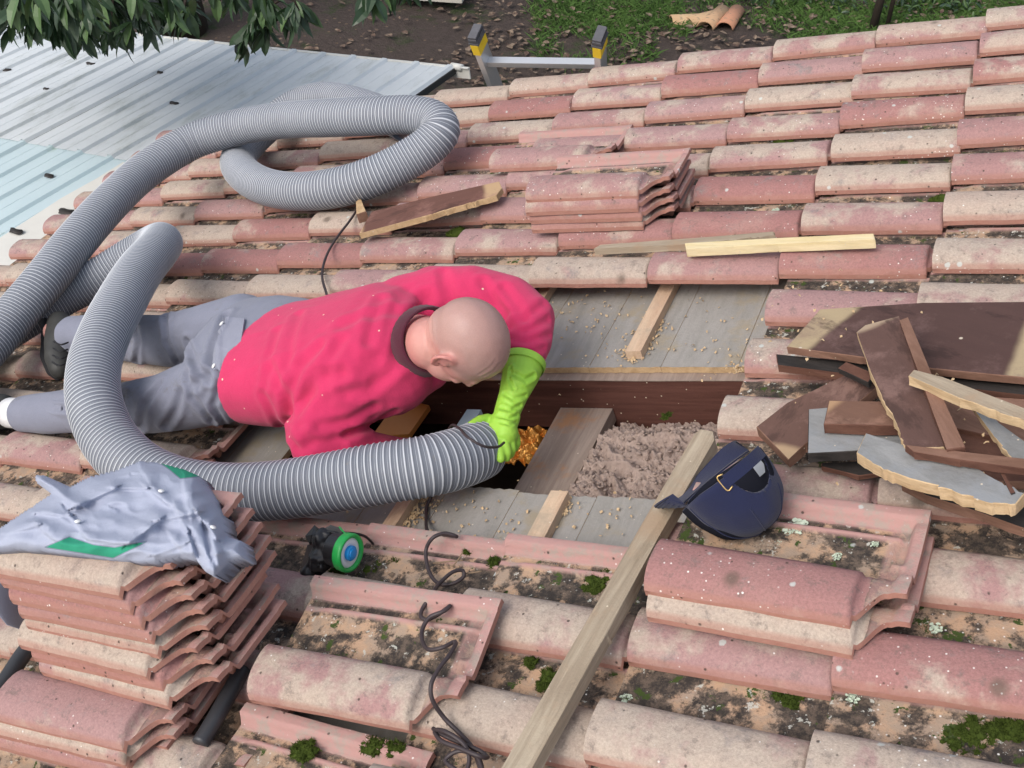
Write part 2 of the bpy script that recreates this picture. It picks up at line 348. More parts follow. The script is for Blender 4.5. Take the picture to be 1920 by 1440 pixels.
# ------------------------------------------------------------------ clay tiles
TL, TWD = .43, .285
def tile_mesh(seed=0, laid=True, verge=False):
    r = random.Random(seed); xs = list(np.linspace(0, .345, 13)) + [.3515, .3535, .358, .364, .372, .38, .388, .394, .400, .407, .413, .419, .43]
    ys = [0, .003, .008, .015, .024, .034, .045, .057, .070, .083, .095, .106, .116, .124, .130, .134, .139, .145, .152, .168, .19, .205, .213, .218, .224, .229, .238, .25, .257, .262, .268, .275, .281, .285]
    if verge: ys = [y for y in ys if y < .1165] + [.117]
    hb = .0325 + r.uniform(-.002, .002); V = []; A = {'pan': [], 'raw': [], 'rim': []}
    sm = lambda t: max(0, min(1, t)) ** 2 * (3 - 2 * max(0, min(1, t)))
    def z(x, y):
        k = 1 - sm((x - .3505) / .005) * .60                      # the barrel drops to a narrower neck
        wv = .0590 * (1.05 - .10 * x / .36); s = (y - wv) / wv
        zb = hb * k * (max(0, 1 - abs(s) ** 2.8)) ** .66 if abs(s) < 1 else 0
        zp = -.025 * sm((y - .106) / .014)
        if y < .02 : zp = 0
        rib = .013 * sm(1 - abs(y - .221) / .007) * (1 if .03 < x < .39 else 0)
        rim = .024 * sm((y - .252) / .010) * sm(1 - (y - .2835) / .0025 * .25)
        hr1 = (.003 if laid else .010) * sm(1 - abs(x - .378) / .007) * (1 if .145 < y < .225 else 0)
        hr2 = (.004 if laid else .022) * sm((x - .402) / .008) * (1 if y > .11 else .45)
        bump_ = (0 if laid else .020) * sm(1 - abs(y - .148) / .022) * sm((x - .378) / .012)
        v = max(zb + zp, zp + max(rib, rim, hr1, hr2, bump_) if y > .106 else zb + hr2 * .6)
        v += .021 * max(0, 1 - x / .40)                           # tilt: the lower end rides on the next tile
        return v + .0012 * mnoise.noise(Vector((x * 9 + seed, y * 9, seed * 3.1)))
    sk = r.uniform(-.002, .002)
    for x in xs:
        for y in ys:
            y0 = y
            if x > .352: ym = .012 + .056 * sm((x - .352) / .045); y = ym + y * (.17 - ym) / .17 if y < .17 else y
            e = .0018 * mnoise.noise(Vector((x * 14, y * 5, seed + 5.5)))
            V.append((x + (e if x in (xs[0], xs[-1]) else 0), y + sk * x + (e if y0 in (0, ys[-1]) else 0), z(x, y)))
            A['pan'].append(1 if (.112 < y < .25 and x < .41) or (x > .366 and y < .25) else 0)
            A['rim'].append(1 if (y >= .25 or x > .405 or (.213 < y < .229)) else (.6 if x > .366 else 0)); A['raw'].append(.0 if .004 < y else .55)
    nx, ny = len(xs), len(ys); n = nx * ny; F = []
    for i in range(nx - 1):
        for j in range(ny - 1): a = i * ny + j; F.append([a, a + ny, a + ny + 1, a + 1])
    th = .0125
    for i in range(n):
        x, y, zz = V[i]; V.append((x, y, zz - th))
        for k in A: A[k].append(1 if k == 'raw' else 0)
    F += [[n + q for q in f[::-1]] for f in F[:]]
    bd = [i * ny for i in range(nx)] + [(nx - 1) * ny + j for j in range(1, ny)] + [i * ny + ny - 1 for i in range(nx - 2, -1, -1)] + [j for j in range(ny - 2, 0, -1)]
    L = len(bd); base = len(V)                                   # separate rim vertices so the clean broken edge is its own colour
    for i in bd: V.append(V[i]); [A[k].append(1 if k == 'raw' else 0) for k in A]
    for i in bd: V.append(V[n + i]); [A[k].append(1 if k == 'raw' else 0) for k in A]
    for q in range(L): F.append([base + q, base + L + q, base + L + (q + 1) % L, base + (q + 1) % L])
    me = bpy.data.meshes.new('clay_tile'); me.from_pydata(V, [], F); me.materials.append(M['tile'])
    me.polygons.foreach_set('use_smooth', np.ones(len(me.polygons), dtype=bool))
    for k, a in A.items(): at = me.attributes.new(k, 'FLOAT', 'POINT'); at.data.foreach_set('value', np.array(a, np.float32))
    me.update(); return me
TM = [tile_mesh(i) for i in range(8)]; TV_ = [tile_mesh(40 + i, True, True) for i in range(4)]; TL_ = [tile_mesh(20 + i, False) for i in range(8)]
COLS = {'p': (.25, .35, .45), 'r': (1.0, 0, .35), 'b': (.15, .9, .25), 'w': (.2, .6, 1.0), 'd': (.35, .5, .1), 'q': (.7, .1, .25), 's': (.8, .2, .95)}
WORD = {'p': 'dusty pink', 'r': 'brick red', 'b': 'sandy beige', 'w': 'white flecked', 'd': 'greyish pink', 'q': 'plum red', 's': 'red speckled'}
def tile_at(org, rot=0, tilt=(0, 0), kind='p', label='', group=None, mi=None, lo=True):
    o = bpy.data.objects.new('clay_tile', (TV_ * 2 if lo == 2 else TL_ if lo else TM)[random.randrange(8) if mi is None else mi]); COL.objects.link(o)
    o.matrix_world = MR @ Matrix.Translation(Vector([float(a) for a in org])) @ Matrix.Rotation(rot, 4, 'Z') @ Matrix.Rotation(tilt[0], 4, 'X') @ Matrix.Rotation(tilt[1], 4, 'Y')
    o.color = (*[max(0, min(1, c + random.uniform(-.2, .2))) for c in COLS[kind]], 1); ORG[o.name] = np.array(org, float)
    return setp(o, label, 'tile', group)
KIND = {1: 'pddbbwwpdwwdd', 0: 'pbppbrprppdpp', -1: 'pbpbppppbpspp', -2: 'pbbpprpppsbbb', -3: 'pbprpppbpwqbb', -4: 'pbbrbppprbqbb', -5: 'bprrrpprrpbbb',
        -6: 'bpbbbpbbprwpp', -7: 'bppbbbppppdpp', -8: 'dbpbbppppwppp', -9: 'bdbpbbpppwspp', -10: 'bpbpbbppppbbp', -11: 'bbpbbbpppppbb', -12: 'pbpbpbpbdpswb', -13: 'pbpbpbpbbbwbb', -14: 'pppbppbbbdpbb'}
MISSING = {(k, r) for r in (-7,) for k in (-4, -3, -2)} | {(k, r) for r in (-8, -9, -10) for k in (-5, -4, -3, -2)} | {(k, -11) for k in (-5, -4, -3, -2)} | {(-3, -13), (-3, -14)}
ORDN = ['first', 'second', 'third', 'fourth', 'fifth', 'sixth', 'seventh', 'eighth', 'ninth', 'tenth', 'eleventh', 'twelfth', 'thirteenth', 'fourteenth', 'fifteenth', 'sixteenth', 'seventeenth']
for r in range(1, -16, -1):
    # the tile that crosses the right edge of the picture counts as the first of its row
    row = []
    for k in range(2, -12, -1):
        if (k, r) in MISSING: continue
        pts = [toimg((k * PU + a, r * PV + b_, c)) for a in (0, .36) for b_, c in ((0, 0), (.06, .06), (.2, -.02))]
        xs_ = [p[0] for p in pts]; ys_ = [p[1] for p in pts]
        if max(xs_) < -30 or min(xs_) > 1945 or max(ys_) < -20 or min(ys_) > 1460: continue
        row.append(k)
    for i, k in enumerate(row):
        ks = KIND.get(r, 'pbpbppbbpdpbp'); kd = ks[min(k + 10, 12)] if 0 <= k + 10 else 'p'
        tile_at(((k * PU if k > -11 else -3.80) + random.uniform(-.008, .008), r * PV + random.uniform(-.006, .006), random.uniform(-.001, .006)), random.uniform(-.02, .02), (random.uniform(-.018, .018), random.uniform(-.006, .006)), kd,
                f'{WORD[kd]} clay tile, {ORDN[i]} from the right in the {ORDN[1 - r]} row from the gable', 'clay tiles laid in rows on the roof', lo=2 if r == 1 else ((k + 1, r) in MISSING))

for r in range(1, -16, -1):                # the rows carry on past the right edge of the picture
    k0 = max(k for k in range(-11, 4) if k < 4 and (min(toimg((k * PU + a, r * PV + b_, c))[0] for a in (0, .36) for b_, c in ((0, 0), (.06, .06), (.2, -.02))) <= 1945 or k == -11)) + 1
    for k in range(k0, 4):
        tile_at((k * PU, r * PV, .002), random.uniform(-.015, .015), (random.uniform(-.01, .01), 0), *(lambda kd: (kd, f'{WORD[kd]} clay tile, {ORDN[k - k0]} past the right edge of the view in the {ORDN[1 - r]} row'))(random.choice('pbbpdr')), 'clay tiles past the right edge', lo=2 if r == 1 else 0)

def loose(pn, h, ang, kind, label, group, tilt=(0, 0), ref='NL', mi=None):
    P = T(*pn, h); c, s = math.cos(ang), math.sin(ang)
    if ref == 'NR': P = P - np.array([.371 * c, .371 * s, 0])
    if ref == 'FR': P = P - np.array([.454 * c - .306 * s, .454 * s + .306 * c, 0])
    return tile_at((P[0], P[1], h), ang, tilt, kind, label, group, mi)
# stack at the front left under the jacket
gl = 'loose tiles stacked at the front left under the jacket'
st = [((240, 1122), .355, 'b'), ((259, 1150), .322, 'q'), ((281, 1180), .289, 'r'), ((300, 1206), .256, 'q'), ((310, 1232), .223, 'b'), ((289, 1274), .190, 'b'), ((319, 1295), .157, 'r'), ((330, 1330), .124, 'b')]
wl = ['topmost, under the jacket', 'second from the top', 'third from the top', 'fourth from the top', 'fifth from the top', 'sixth from the top', 'seventh from the top', 'lowest of the eight']
for (p, h, kd), w in zip(st, wl): loose(p, h, -.01 + random.uniform(-.02, .02), kd, f'{WORD[kd]} loose tile in the tall front left stack, {w}', gl, ref='NR', tilt=(-.01, random.uniform(-.01, .01)))
for p, h, kd, w in (((246, 1412), .085, 'p', 'wide pink tile with a dark spot, topmost of the three under the left stack'), ((250, 1440), .058, 'p', 'pink tile second from the top in the base of the stack'), ((236, 1462), .03, 'q', 'plum red tile at the very bottom of the front left stack')):
    loose(p, h, .02, kd, w, gl, ref='NR')
loose((478, 1322), .048, .02, 'p', 'loose peach tile lying tilted in the front centre, its mossy channel and rim bare', 'single loose tiles laid aside', mi=2, tilt=(.15, 0))
loose((845, 1395), .02, -.035, 'b', 'loose cream tile with a mossy channel at the bottom edge of the photo', 'single loose tiles laid aside', mi=5, ref='FR')
gs = 'pair of loose tiles beneath the cap'
loose((1218, 1172), .062, -.045, 'b', 'beige lower tile of the pair beneath the navy cap', gs, mi=4)
loose((1214, 1122), .100, -.045, 's', 'speckled pink upper tile of the pair, the navy cap resting on it', gs, mi=1)
gf = 'small stack of loose tiles in the far middle'
for i, (p, h, kd, w) in enumerate((((1001, 442), .052, 'q', 'lowest'), ((998, 425), .081, 'r', 'second from the bottom'), ((990, 410), .110, 'q', 'second from the top'), ((990, 387), .142, 'p', 'topmost'))):
    loose(p, h, random.uniform(-.012, .012) + .01, kd, f'{WORD[kd]} loose tile, {w} in the small far stack', gf)
loose((921, 328), .055, .0, 'p', 'single loose pink tile with mossy channel lying behind the small far stack', 'single loose tiles laid aside')

# ------------------------------------------------------------------ hose
def hose_mat():
    s = Mt('hose_plastic', .6, .35); ph = s.attr('ph')
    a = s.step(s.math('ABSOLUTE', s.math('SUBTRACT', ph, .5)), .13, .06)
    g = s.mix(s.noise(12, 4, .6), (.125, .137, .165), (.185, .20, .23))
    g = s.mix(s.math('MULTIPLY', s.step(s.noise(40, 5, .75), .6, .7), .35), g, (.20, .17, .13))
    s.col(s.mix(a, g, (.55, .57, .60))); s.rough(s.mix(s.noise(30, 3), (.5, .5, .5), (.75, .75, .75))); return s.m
M['hose'] = hose_mat()
def hose(name, pts, r, label, cat, pitch=.0128, org=None):
    # pts: px, py, n -> roof frame
    P0 = np.array([T(*p) for p in pts]); per = 8
    P = spline(P0, .004); d = np.r_[0, np.cumsum(np.linalg.norm(np.diff(P, axis=0), axis=1))]; L = d[-1]
    # ring pitch grows towards the pulled end held by the man (start of the list)
    s = [0.0]
    while s[-1] < L:
        f = pitch * (1.08 if s[-1] < .95 else 1.0); s.append(s[-1] + f / per)
    s = np.array(s); C = np.stack([np.interp(s, d, P[:, i]) for i in range(3)], 1)
    K = 9; ker = np.ones(K) / K
    fr = frames(C); n = 34; V = []; ph = []
    prof = [0, .0, .06, .5, 1.0, .5, .06, 0]
    for i, (c, (t, a, b)) in enumerate(zip(C, fr)):
        rr = r * (1 + .034 * prof[i % per]) * (1 + .012 * math.sin(i * .013) + .006 * mnoise.noise(Vector((i * .05, 0, 0))))
        for k in range(n):
            an = 2 * math.pi * k / n; V.append(c + rr * (math.cos(an) * a + math.sin(an) * b)); ph.append((i % per) / per)
    F = [[i * n + k, i * n + (k + 1) % n, (i + 1) * n + (k + 1) % n, (i + 1) * n + k] for i in range(len(C) - 1) for k in range(n)]
    # inner wall at the open end
    base = len(V)
    for j, (off, rr) in enumerate(((0, r * .95), (.12, r * .93))):
        idx = min(range(len(s)), key=lambda q: abs(s[q] - off)); c = C[idx]; t, a, b = fr[idx]
        for k in range(n): an = 2 * math.pi * k / n; V.append(c + rr * (math.cos(an) * a + math.sin(an) * b)); ph.append(0)
    for k in range(n):
        F.append([k, base + k, base + (k + 1) % n, (k + 1) % n]); F.append([base + k, base + n + k, base + n + (k + 1) % n, base + (k + 1) % n])
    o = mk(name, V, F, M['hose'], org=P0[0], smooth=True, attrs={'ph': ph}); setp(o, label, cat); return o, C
HP = [(902, 842, .0), (885, 850, .02), (850, 862, .045), (800, 874, .07), (700, 890, .09), (600, 908, .095), (500, 921, .10), (410, 922, .115), (330, 910, .14), (262, 880, .17), (208, 828, .21), (178, 760, .26), (176, 690, .29),
      (197, 625, .30), (228, 565, .29), (262, 508, .27), (292, 472, .24), (303, 455, .21), (285, 462, .175), (240, 488, .15), (185, 521, .135), (125, 552, .13), (60, 590, .13), (-20, 640, .13), (-110, 700, .14),
      (-190, 800, .15), (-230, 860, .16), (-200, 845, .17), (-120, 752, .18), (-40, 668, .19), (20, 600, .21), (80, 530, .24), (140, 455, .26), (205, 382, .27), (275, 318, .27), (355, 268, .27), (440, 240, .27), (530, 226, .27), (620, 221, .27), (710, 217, .26), (775, 216, .24), (815, 226, .215), (826, 246, .19), (805, 272, .165), (760, 302, .145),
      (700, 331, .135), (640, 350, .13), (570, 359, .13), (510, 353, .13), (462, 330, .13), (446, 300, .13), (470, 265, .135), (510, 229, .15), (555, 199, .17), (605, 186, .18), (650, 191, .17), (700, 206, .145), (745, 225, .12), (760, 232, .115)]
HO, HC = hose('vacuum_hose', HP, .0685, 'long grey corrugated hose looping over the tiles and the man\'s legs into the hole', 'hose')

# ------------------------------------------------------------------ the man
def fabric(name, c, n=.12, weave=420, wr=.5, dirt=None, specks=False):
    s = Mt(name, .92, .15); base = s.mix(s.noise(14, 5, .65), tuple(x * (1 - n) for x in c), tuple(min(1, x * (1 + n)) for x in c))
    base = s.mix(.35, base, s.mix(s.noise(weave, 2, .7), (.6, .6, .6), (1.3, 1.3, 1.3)), 'MULTIPLY')
    if dirt: base = s.mix(s.math('MULTIPLY', s.step(s.noise(9, 6, .75), .56, .72), .6), base, dirt)
    if specks: base = s.mix(s.math('MULTIPLY', s.step(s.vor(26), .10, .05), s.math('GREATER_THAN', s.vor(26, out='Color'), .70)), base, (.72, .58, .42))
    s.col(base); s.b.inputs['Sheen Weight'].default_value = .12; s.b.inputs['Sheen Roughness'].default_value = .6
    s.bump(s.math('ADD', s.noise(weave, 2, .7), s.math('MULTIPLY', s.noise(28, 5, .6), 2.2)), .002, wr); return s.m
M['pink'] = fabric('pink_fleece', (.56, .034, .115), .14, specks=True)
M['denim'] = fabric('grey_workwear', (.205, .215, .27), .13, dirt=(.13, .12, .11))
M['denim2'] = fabric('grey_workwear_flap', (.24, .25, .31), .13, dirt=(.15, .14, .13))
M['maroon'] = fabric('maroon_rib', (.075, .012, .025), .2)
M['jacket'] = fabric('grey_blue_cloth', (.37, .40, .50), .06, wr=.4)
M['green'] = fabric('green_cloth', (.035, .30, .17), .1)
M['navy'] = fabric('navy_cotton', (.014, .018, .052), .15, wr=.35)
M['sock'] = fabric('white_sock', (.72, .72, .72), .08)
M['boot'] = plain('scuffed_black_leather', (.045, .045, .042), .6, .4, .5, 22, .4)
M['sole'] = plain('black_rubber', (.02, .02, .022), .7, .3, .2, 60, .2)
M['blackpl'] = plain('black_silicone', (.014, .014, .016), .38, .5, .2, 40)
M['button'] = plain('pearl_button', (.75, .75, .74), .3, .5)
M['brass'] = plain('brass', (.55, .38, .16), .35, .5, .1, 60, metal=.9)
def skin_mat():
    s = Mt('skin', .48, .45); st = s.attr('stub')
    c = s.mix(s.noise(22, 5, .7), (.50, .235, .20), (.62, .34, .29))
    c = s.mix(s.math('MULTIPLY', s.attr('flush'), .55), c, (.56, .17, .15))
    sc_ = s.mix(s.noise(420, 2, .8), (.25, .165, .15), (.45, .29, .25))
    c = s.mix(s.math('MULTIPLY', st, .74), c, sc_)
    s.col(c); s.b.inputs['Subsurface Weight'].default_value = .08; s.b.inputs['Subsurface Radius'].default_value = (.02, .008, .004); s.b.inputs['Subsurface Scale'].default_value = .3
    s.bump(s.noise(160, 4, .6), .0012, .4); return s.m
M['skin'] = skin_mat()
def glove_mat():
    s = Mt('lime_rubber', .55, .4); s.col(s.mix(s.noise(20, 4, .6), (.24, .50, .035), (.38, .64, .08))); s.b.inputs['Subsurface Weight'].default_value = .05
    s.bump(s.noise(90, 4, .6), .0015, .4); return s.m
M['glove'] = glove_mat()
S = lambda x, y, n, r: (T(x, y, n), r)
man = thing('person', 'bald man in pink sweater, grey trousers and lime gloves lying face down at the hole', 'person', (-1.8, -1.75, .03))
# axes of the head: crown up, face forward, right ear side
Hc = T(869, 640, .25); cr = CV(.78, -.02, -.50); fw = CV(.06, .80, .62); fw = fw - cr * (fw @ cr); fw /= np.linalg.norm(fw); sd_ = np.cross(cr, fw)
if (sd_ @ CV(0, 0, 1)) > 0: sd_ = -sd_                                   # the side turned to the viewer
AX = (sd_, fw, cr); k_ = 1.03
hp = lambda a, b, c: Hc + k_ * (sd_ * a + fw * b + cr * c)
mb = MB()
mb.ball(hp(0, -.005, .025), np.array((.078, .100, .088)) * k_, AX, 40)           # cranium
mb.ball(hp(0, .018, .005), np.array((.071, .082, .080)) * k_, AX, 36)
mb.ball(hp(0, .035, -.055), np.array((.056, .062, .066)) * k_, AX, 30)           # jaw and cheeks
mb.ball(hp(0, .075, -.092), np.array((.026, .02, .02)) * k_, AX, 20)             # chin
for s_ in (-1, 1):
    mb.ball(hp(.031 * s_, .072, -.028), np.array((.019, .017, .017)) * k_, AX, 16)   # cheek bones
    mb.ball(hp(.026 * s_, .084, .014), np.array((.022, .012, .008)) * k_, AX, 16)    # brow ridge
    mb.ball(hp(.03 * s_, .083, -.003), np.array((.0125, .011, .010)) * k_, AX, 14)   # eyelids
    e0 = hp(.079 * s_, -.002, -.014)                                              # ear: rim, lobe and tragus
    pts = [hp(.075 * s_, .012, -.03), hp(.083 * s_, .002, -.038), hp(.090 * s_, -.014, -.024), hp(.093 * s_, -.020, -.002), hp(.088 * s_, -.012, .016), hp(.080 * s_, .004, .018), hp(.075 * s_, .011, .006)]
    mb.chain(list(zip(spline(pts, .006), [.0052] * 99)), 8)
    mb.ball(hp(.079 * s_, -.006, -.01), np.array((.004, .014, .022)) * k_, AX, 12)
    mb.ball(hp(.078 * s_, .012, -.012), np.array((.005, .005, .008)) * k_, AX, 10)
mb.chain([(hp(0, .092, .004), .0085), (hp(0, .104, -.016), .010), (hp(0, .112, -.030), .0125)], 10)  # nose
for s_ in (-1, 1): mb.ball(hp(.011 * s_, .100, -.033), .0085, AX, 10)
mb.ball(hp(0, .093, -.056), np.array((.022, .008, .006)) * k_, AX, 12); mb.ball(hp(0, .090, -.066), np.array((.019, .009, .007)) * k_, AX, 12)  # lips
nb = T(792, 640, .20)
mb.ball(hp(0, -.025, -.012), np.array((.064, .066, .066)) * k_, AX, 28)
mb.chain([(hp(0, -.002, -.045), .060), (hp(0, .002, -.085), .062), (T(785, 642, .18), .070), (T(760, 644, .17), .075)], 24)
# trunk and limbs under the clothes
trunk = [((760, 640), .18, .15, .085), ((700, 650), .18, .18, .11), ((620, 665), .165, .175, .115), ((540, 672), .15, .165, .11), ((470, 665), .145, .165, .105), ((430, 655), .14, .14, .09)]
secs = []
Pc = [T(*p, n) for p, n, _, _ in trunk]
for i, (p, n, a, b_) in enumerate(trunk):
    t = Pc[max(0, i - 1)] - Pc[min(len(Pc) - 1, i + 1)]; t /= np.linalg.norm(t); nn = np.array((0, 0, 1.0)); side = np.cross(t, nn); side /= np.linalg.norm(side)
    secs.append((Pc[i], side * a, nn * b_))
mb.loft(secs, 32)
armF = [S(815, 560, .20, .085), S(885, 552, .20, .075), S(955, 566, .17, .068), S(992, 598, .145, .066), S(992, 640, .12, .058), S(986, 668, .106, .0495)]
armN = [S(672, 715, .17, .095), S(630, 765, .13, .085), S(598, 812, .10, .078), S(600, 838, .075, .07), S(650, 842, .045, .064), S(700, 850, -.01, .055), S(745, 852, -.075, .045), S(790, 850, -.13, .04)]
legF = [S(455, 618, .15, .105), S(395, 628, .14, .095), S(320, 640, .12, .080), S(250, 635, .12, .074), S(190, 632, .12, .069), S(155, 631, .118, .056)]
legN = [S(440, 715, .15, .105), S(380, 735, .14, .095), S(310, 755, .12, .082), S(240, 765, .11, .075), S(150, 770, .10, .066), S(92, 774, .095, .050)]
thin = lambda ch, k: [(p, r * k) for p, r in ch]
for ch, k in ((armF, .68), (armN, .68), (legF, .7), (legN, .7)): mb.chain(thin(ch, k), 16)
mb.chain([(armF[-1][0], .034), (T(962, 745, .06), .03), (T(946, 790, .035), .028)], 12)
mb.chain([(legF[-1][0], .036), (T(100, 622, .12), .035)], 12); mb.chain([(legN[-1][0], .038), (T(10, 775, .08), .034)], 12)
V, F = skinned(mb, .0052, 3)
rel = (V - Hc) / k_; side_, fwd_, up_ = rel @ sd_, rel @ fw, rel @ cr
sstep = lambda x, a, b: np.clip((x - a) / (b - a), 0, 1) ** 2 * (3 - 2 * np.clip((x - a) / (b - a), 0, 1))
stub = sstep(up_ - fwd_ * .35 , -.03, .0) * (1 - sstep(fwd_, .062, .088)) * (1 - .8 * sstep(np.abs(side_), .074, .083)) * (np.linalg.norm(rel, axis=1) < .2)
flush = np.clip(np.exp(-((np.abs(side_) - .09) / .02) ** 2) * (np.abs(up_) < .05) + .35 * sstep(up_, .06, .1) + .5 * sstep(-up_, .06, .12), 0, 1) * (np.linalg.norm(rel, axis=1) < .25)
V = crease(V, F, [[(.004, .0022), (797, 605), (799, 640), (803, 672)], [(.0035, .0018), (808, 600), (810, 635), (814, 660)], [(.003, .0014), (905, 706), (925, 696), (938, 680)], [(.003, .0012), (898, 702), (918, 690), (930, 674)]])
V = V + normals(V, F) * (nz(V, 45) * .0007 + nz(V, 14) * .0012)[:, None]
body = mk('body', V, F, M['skin'], man, smooth=True, attrs={'stub': stub, 'flush': flush})

def cloth(name, mb, vox, mat, folds, amp=.004, fs=(9, 30), parent=man, smooth=4, extra=None):
    V, F = skinned(mb, vox, smooth)
    N = normals(V, F)
    q = V * np.array([fs[0], fs[1], fs[0]])
    r = 1 - np.abs(nz(q, .55, (3, 1, 7))) * 2.2; r2 = nz(V, 16, (5, 2, 1))
    V = V + N * ((np.clip(r, 0, 1) ** 3 - .3) * amp + r2 * amp * .35)[:, None]
    V = crease(V, F, folds)
    if extra: V, F = extra(V, F)
    o = mk(name, V, F, mat, parent, smooth=True); return o, bvh(V, F)
# sweater
mb = MB(); tk = [((775, 640), .195, .125, .075), ((740, 645), .19, .185, .115), ((690, 652), .185, .215, .13), ((620, 668), .17, .212, .132), ((550, 678), .155, .208, .128), ((505, 678), .15, .203, .126)]
Pc = [T(*p, n) for p, n, _, _ in tk]; secs = []
for i, (p, n, a, b_) in enumerate(tk):
    t = Pc[max(0, i - 1)] - Pc[min(len(Pc) - 1, i + 1)]; t /= np.linalg.norm(t); nn = np.array((0, 0, 1.0)); side = np.cross(t, nn); side /= np.linalg.norm(side); secs.append((Pc[i], side * a, nn * b_))
mb.loft(secs, 40, p=2.3)
mb.chain(thin(armF, 1.0), 22); mb.chain(armN, 22)
mb.chain([S(760, 580, .2, .09), S(830, 560, .2, .085)], 20); mb.chain([S(740, 700, .15, .1), S(672, 718, .16, .1)], 20)
mb.chain([S(800, 690, .12, .06), S(735, 720, .12, .08)], 20)
FP = [[(.012, .009), (830, 512), (850, 560), (875, 600)], [(.010, .008), (905, 528), (925, 560), (950, 590)], [(.009, .007), (945, 540), (972, 575), (985, 600)], [(.009, .007), (1020, 570), (985, 600), (955, 610)],
      [(.009, .007), (1025, 600), (985, 622), (958, 618)], [(.008, .007), (1028, 628), (990, 640), (958, 636)], [(.007, .006), (1018, 652), (985, 662), (955, 655)],
      [(.014, .012), (800, 560), (770, 600), (755, 640), (745, 680)], [(.012, .010), (715, 560), (700, 590), (690, 640)], [(.013, .009), (790, 600), (740, 585), (690, 590), (640, 610)],
      [(.013, .012), (640, 700), (600, 705), (585, 730), (565, 770)], [(.012, .010), (600, 650), (560, 690), (540, 750), (545, 800)], [(.012, .010), (510, 690), (535, 740), (560, 800)],
      [(.010, .009), (495, 740), (520, 790), (555, 830)], [(.012, .009), (560, 590), (545, 640), (540, 690)], [(.010, .007), (520, 620), (505, 670), (500, 720)], [(.011, .008), (640, 640), (615, 680), (610, 720)],
      [(.012, .010), (730, 700), (690, 730), (650, 735)], [(.010, .009), (700, 760), (650, 790), (600, 800)], [(.010, .009), (690, 800), (640, 820), (575, 822)], [(.009, .008), (740, 770), (700, 790), (650, 812)], [(.009, .008), (560, 845), (590, 832), (640, 840)]]
sweater, tSw = cloth('sweater', mb, .0062, M['pink'], [[(l[0][0] * 1.15, l[0][1] * .52)] + l[1:] for l in FP], .0016, (6, 14))
# collar: a ribbed band round the neck
ctr, axn = T(806, 638, .225), (hp(0, -.02, -.05) - T(760, 640, .19)); axn /= np.linalg.norm(axn)
a1 = np.cross(axn, (0, 0, 1.0)); a1 /= np.linalg.norm(a1); a2 = np.cross(axn, a1); V = []; F = []; n = 72
for k in range(n):
    an = 2 * math.pi * k / n; d = a1 * math.cos(an) * .080 + a2 * math.sin(an) * .077; rb = 1 + .012 * (k % 2)
    for h_, q in ((-.034, 1.10), (-.026, 1.13), (.014, 1.03), (.021, .98), (.014, .93), (-.02, .97)): V.append(ctr + axn * h_ + d * q * rb)
F = [[k * 6 + j, ((k + 1) % n) * 6 + j, ((k + 1) % n) * 6 + (j + 1) % 6, k * 6 + (j + 1) % 6] for k in range(n) for j in range(6)]
mk('collar', V, F, M['maroon'], sweater, smooth=True)
# trousers
mb = MB(); tk = [((552, 672), .15, .186, .118), ((520, 668), .15, .197, .128), ((480, 662), .148, .198, .128), ((440, 658), .142, .185, .118), ((410, 662), .135, .15, .095)]
Pc = [T(*p, n) for p, n, _, _ in tk]; secs = []
for i, (p, n, a, b_) in enumerate(tk):
    t = Pc[max(0, i - 1)] - Pc[min(len(Pc) - 1, i + 1)]; t /= np.linalg.norm(t); nn = np.array((0, 0, 1.0)); side = np.cross(t, nn); side /= np.linalg.norm(side); secs.append((Pc[i], side * a, nn * b_))
mb.loft(secs, 40, p=2.3)
mb.chain(legF, 20); mb.chain(legN, 20)
TF = [[(.010, .010), (352, 640), (370, 690), (395, 712)], [(.010, .008), (310, 590), (312, 640), (335, 680)], [(.012, .010), (425, 590), (400, 640), (398, 690), (370, 720)], [(.008, .006), (555, 575), (515, 600), (490, 650), (482, 720)],
      [(.009, .008), (352, 700), (362, 745), (400, 790)], [(.009, .008), (232, 740), (228, 780), (260, 805)], [(.010, .008), (300, 720), (270, 760), (265, 800)], [(.008, .008), (440, 740), (455, 770), (480, 790)], [(.008, .007), (60, 745), (100, 765), (180, 770)],
      [(.009, .007), (250, 600), (262, 640), (255, 680)], [(.008, .006), (140, 600), (175, 640), (170, 670)], [(.010, .008), (340, 735), (330, 770), (310, 800)], [(.008, .007), (415, 720), (400, 760), (420, 795)]]
trousers, tTr = cloth('trousers', mb, .0062, M['denim'], TF, .0022, (9, 15))
def hem(pts, rr):
    P = spline([T(*p) for p in pts], .004); n = 40; r = np.interp(np.linspace(0, 1, len(P)), np.linspace(0, 1, len(rr)), rr); fr = frames(P); V = []
    for sc_ in (1, .93):
        for p, (t, a, b), q in zip(P, fr, r):
            for k in range(n):
                an = 2 * math.pi * k / n; w = q * sc_ * (1 + .05 * mnoise.noise(Vector((math.cos(an) * 1.6, math.sin(an) * 1.6, p[0] * 9)))); V.append(p + w * (math.cos(an) * a + math.sin(an) * b))
    L = len(P); K = L * n; F = [[i * n + k, i * n + (k + 1) % n, (i + 1) * n + (k + 1) % n, (i + 1) * n + k] for i in range(L - 1) for k in range(n)]
    F = F + [[q + K for q in f[::-1]] for f in F] + [[(L - 1) * n + k, (L - 1) * n + (k + 1) % n, (L - 1) * n + (k + 1) % n + K, (L - 1) * n + k + K] for k in range(n)]
    o = mk('trouser_hem', V, F, M['denim'], trousers, smooth=True)
hem([(196, 632, .12), (160, 631, .118), (136, 630, .115)], [.069, .070, .066]); hem([(150, 770, .10), (95, 774, .095), (42, 777, .088)], [.0655, .062, .054])
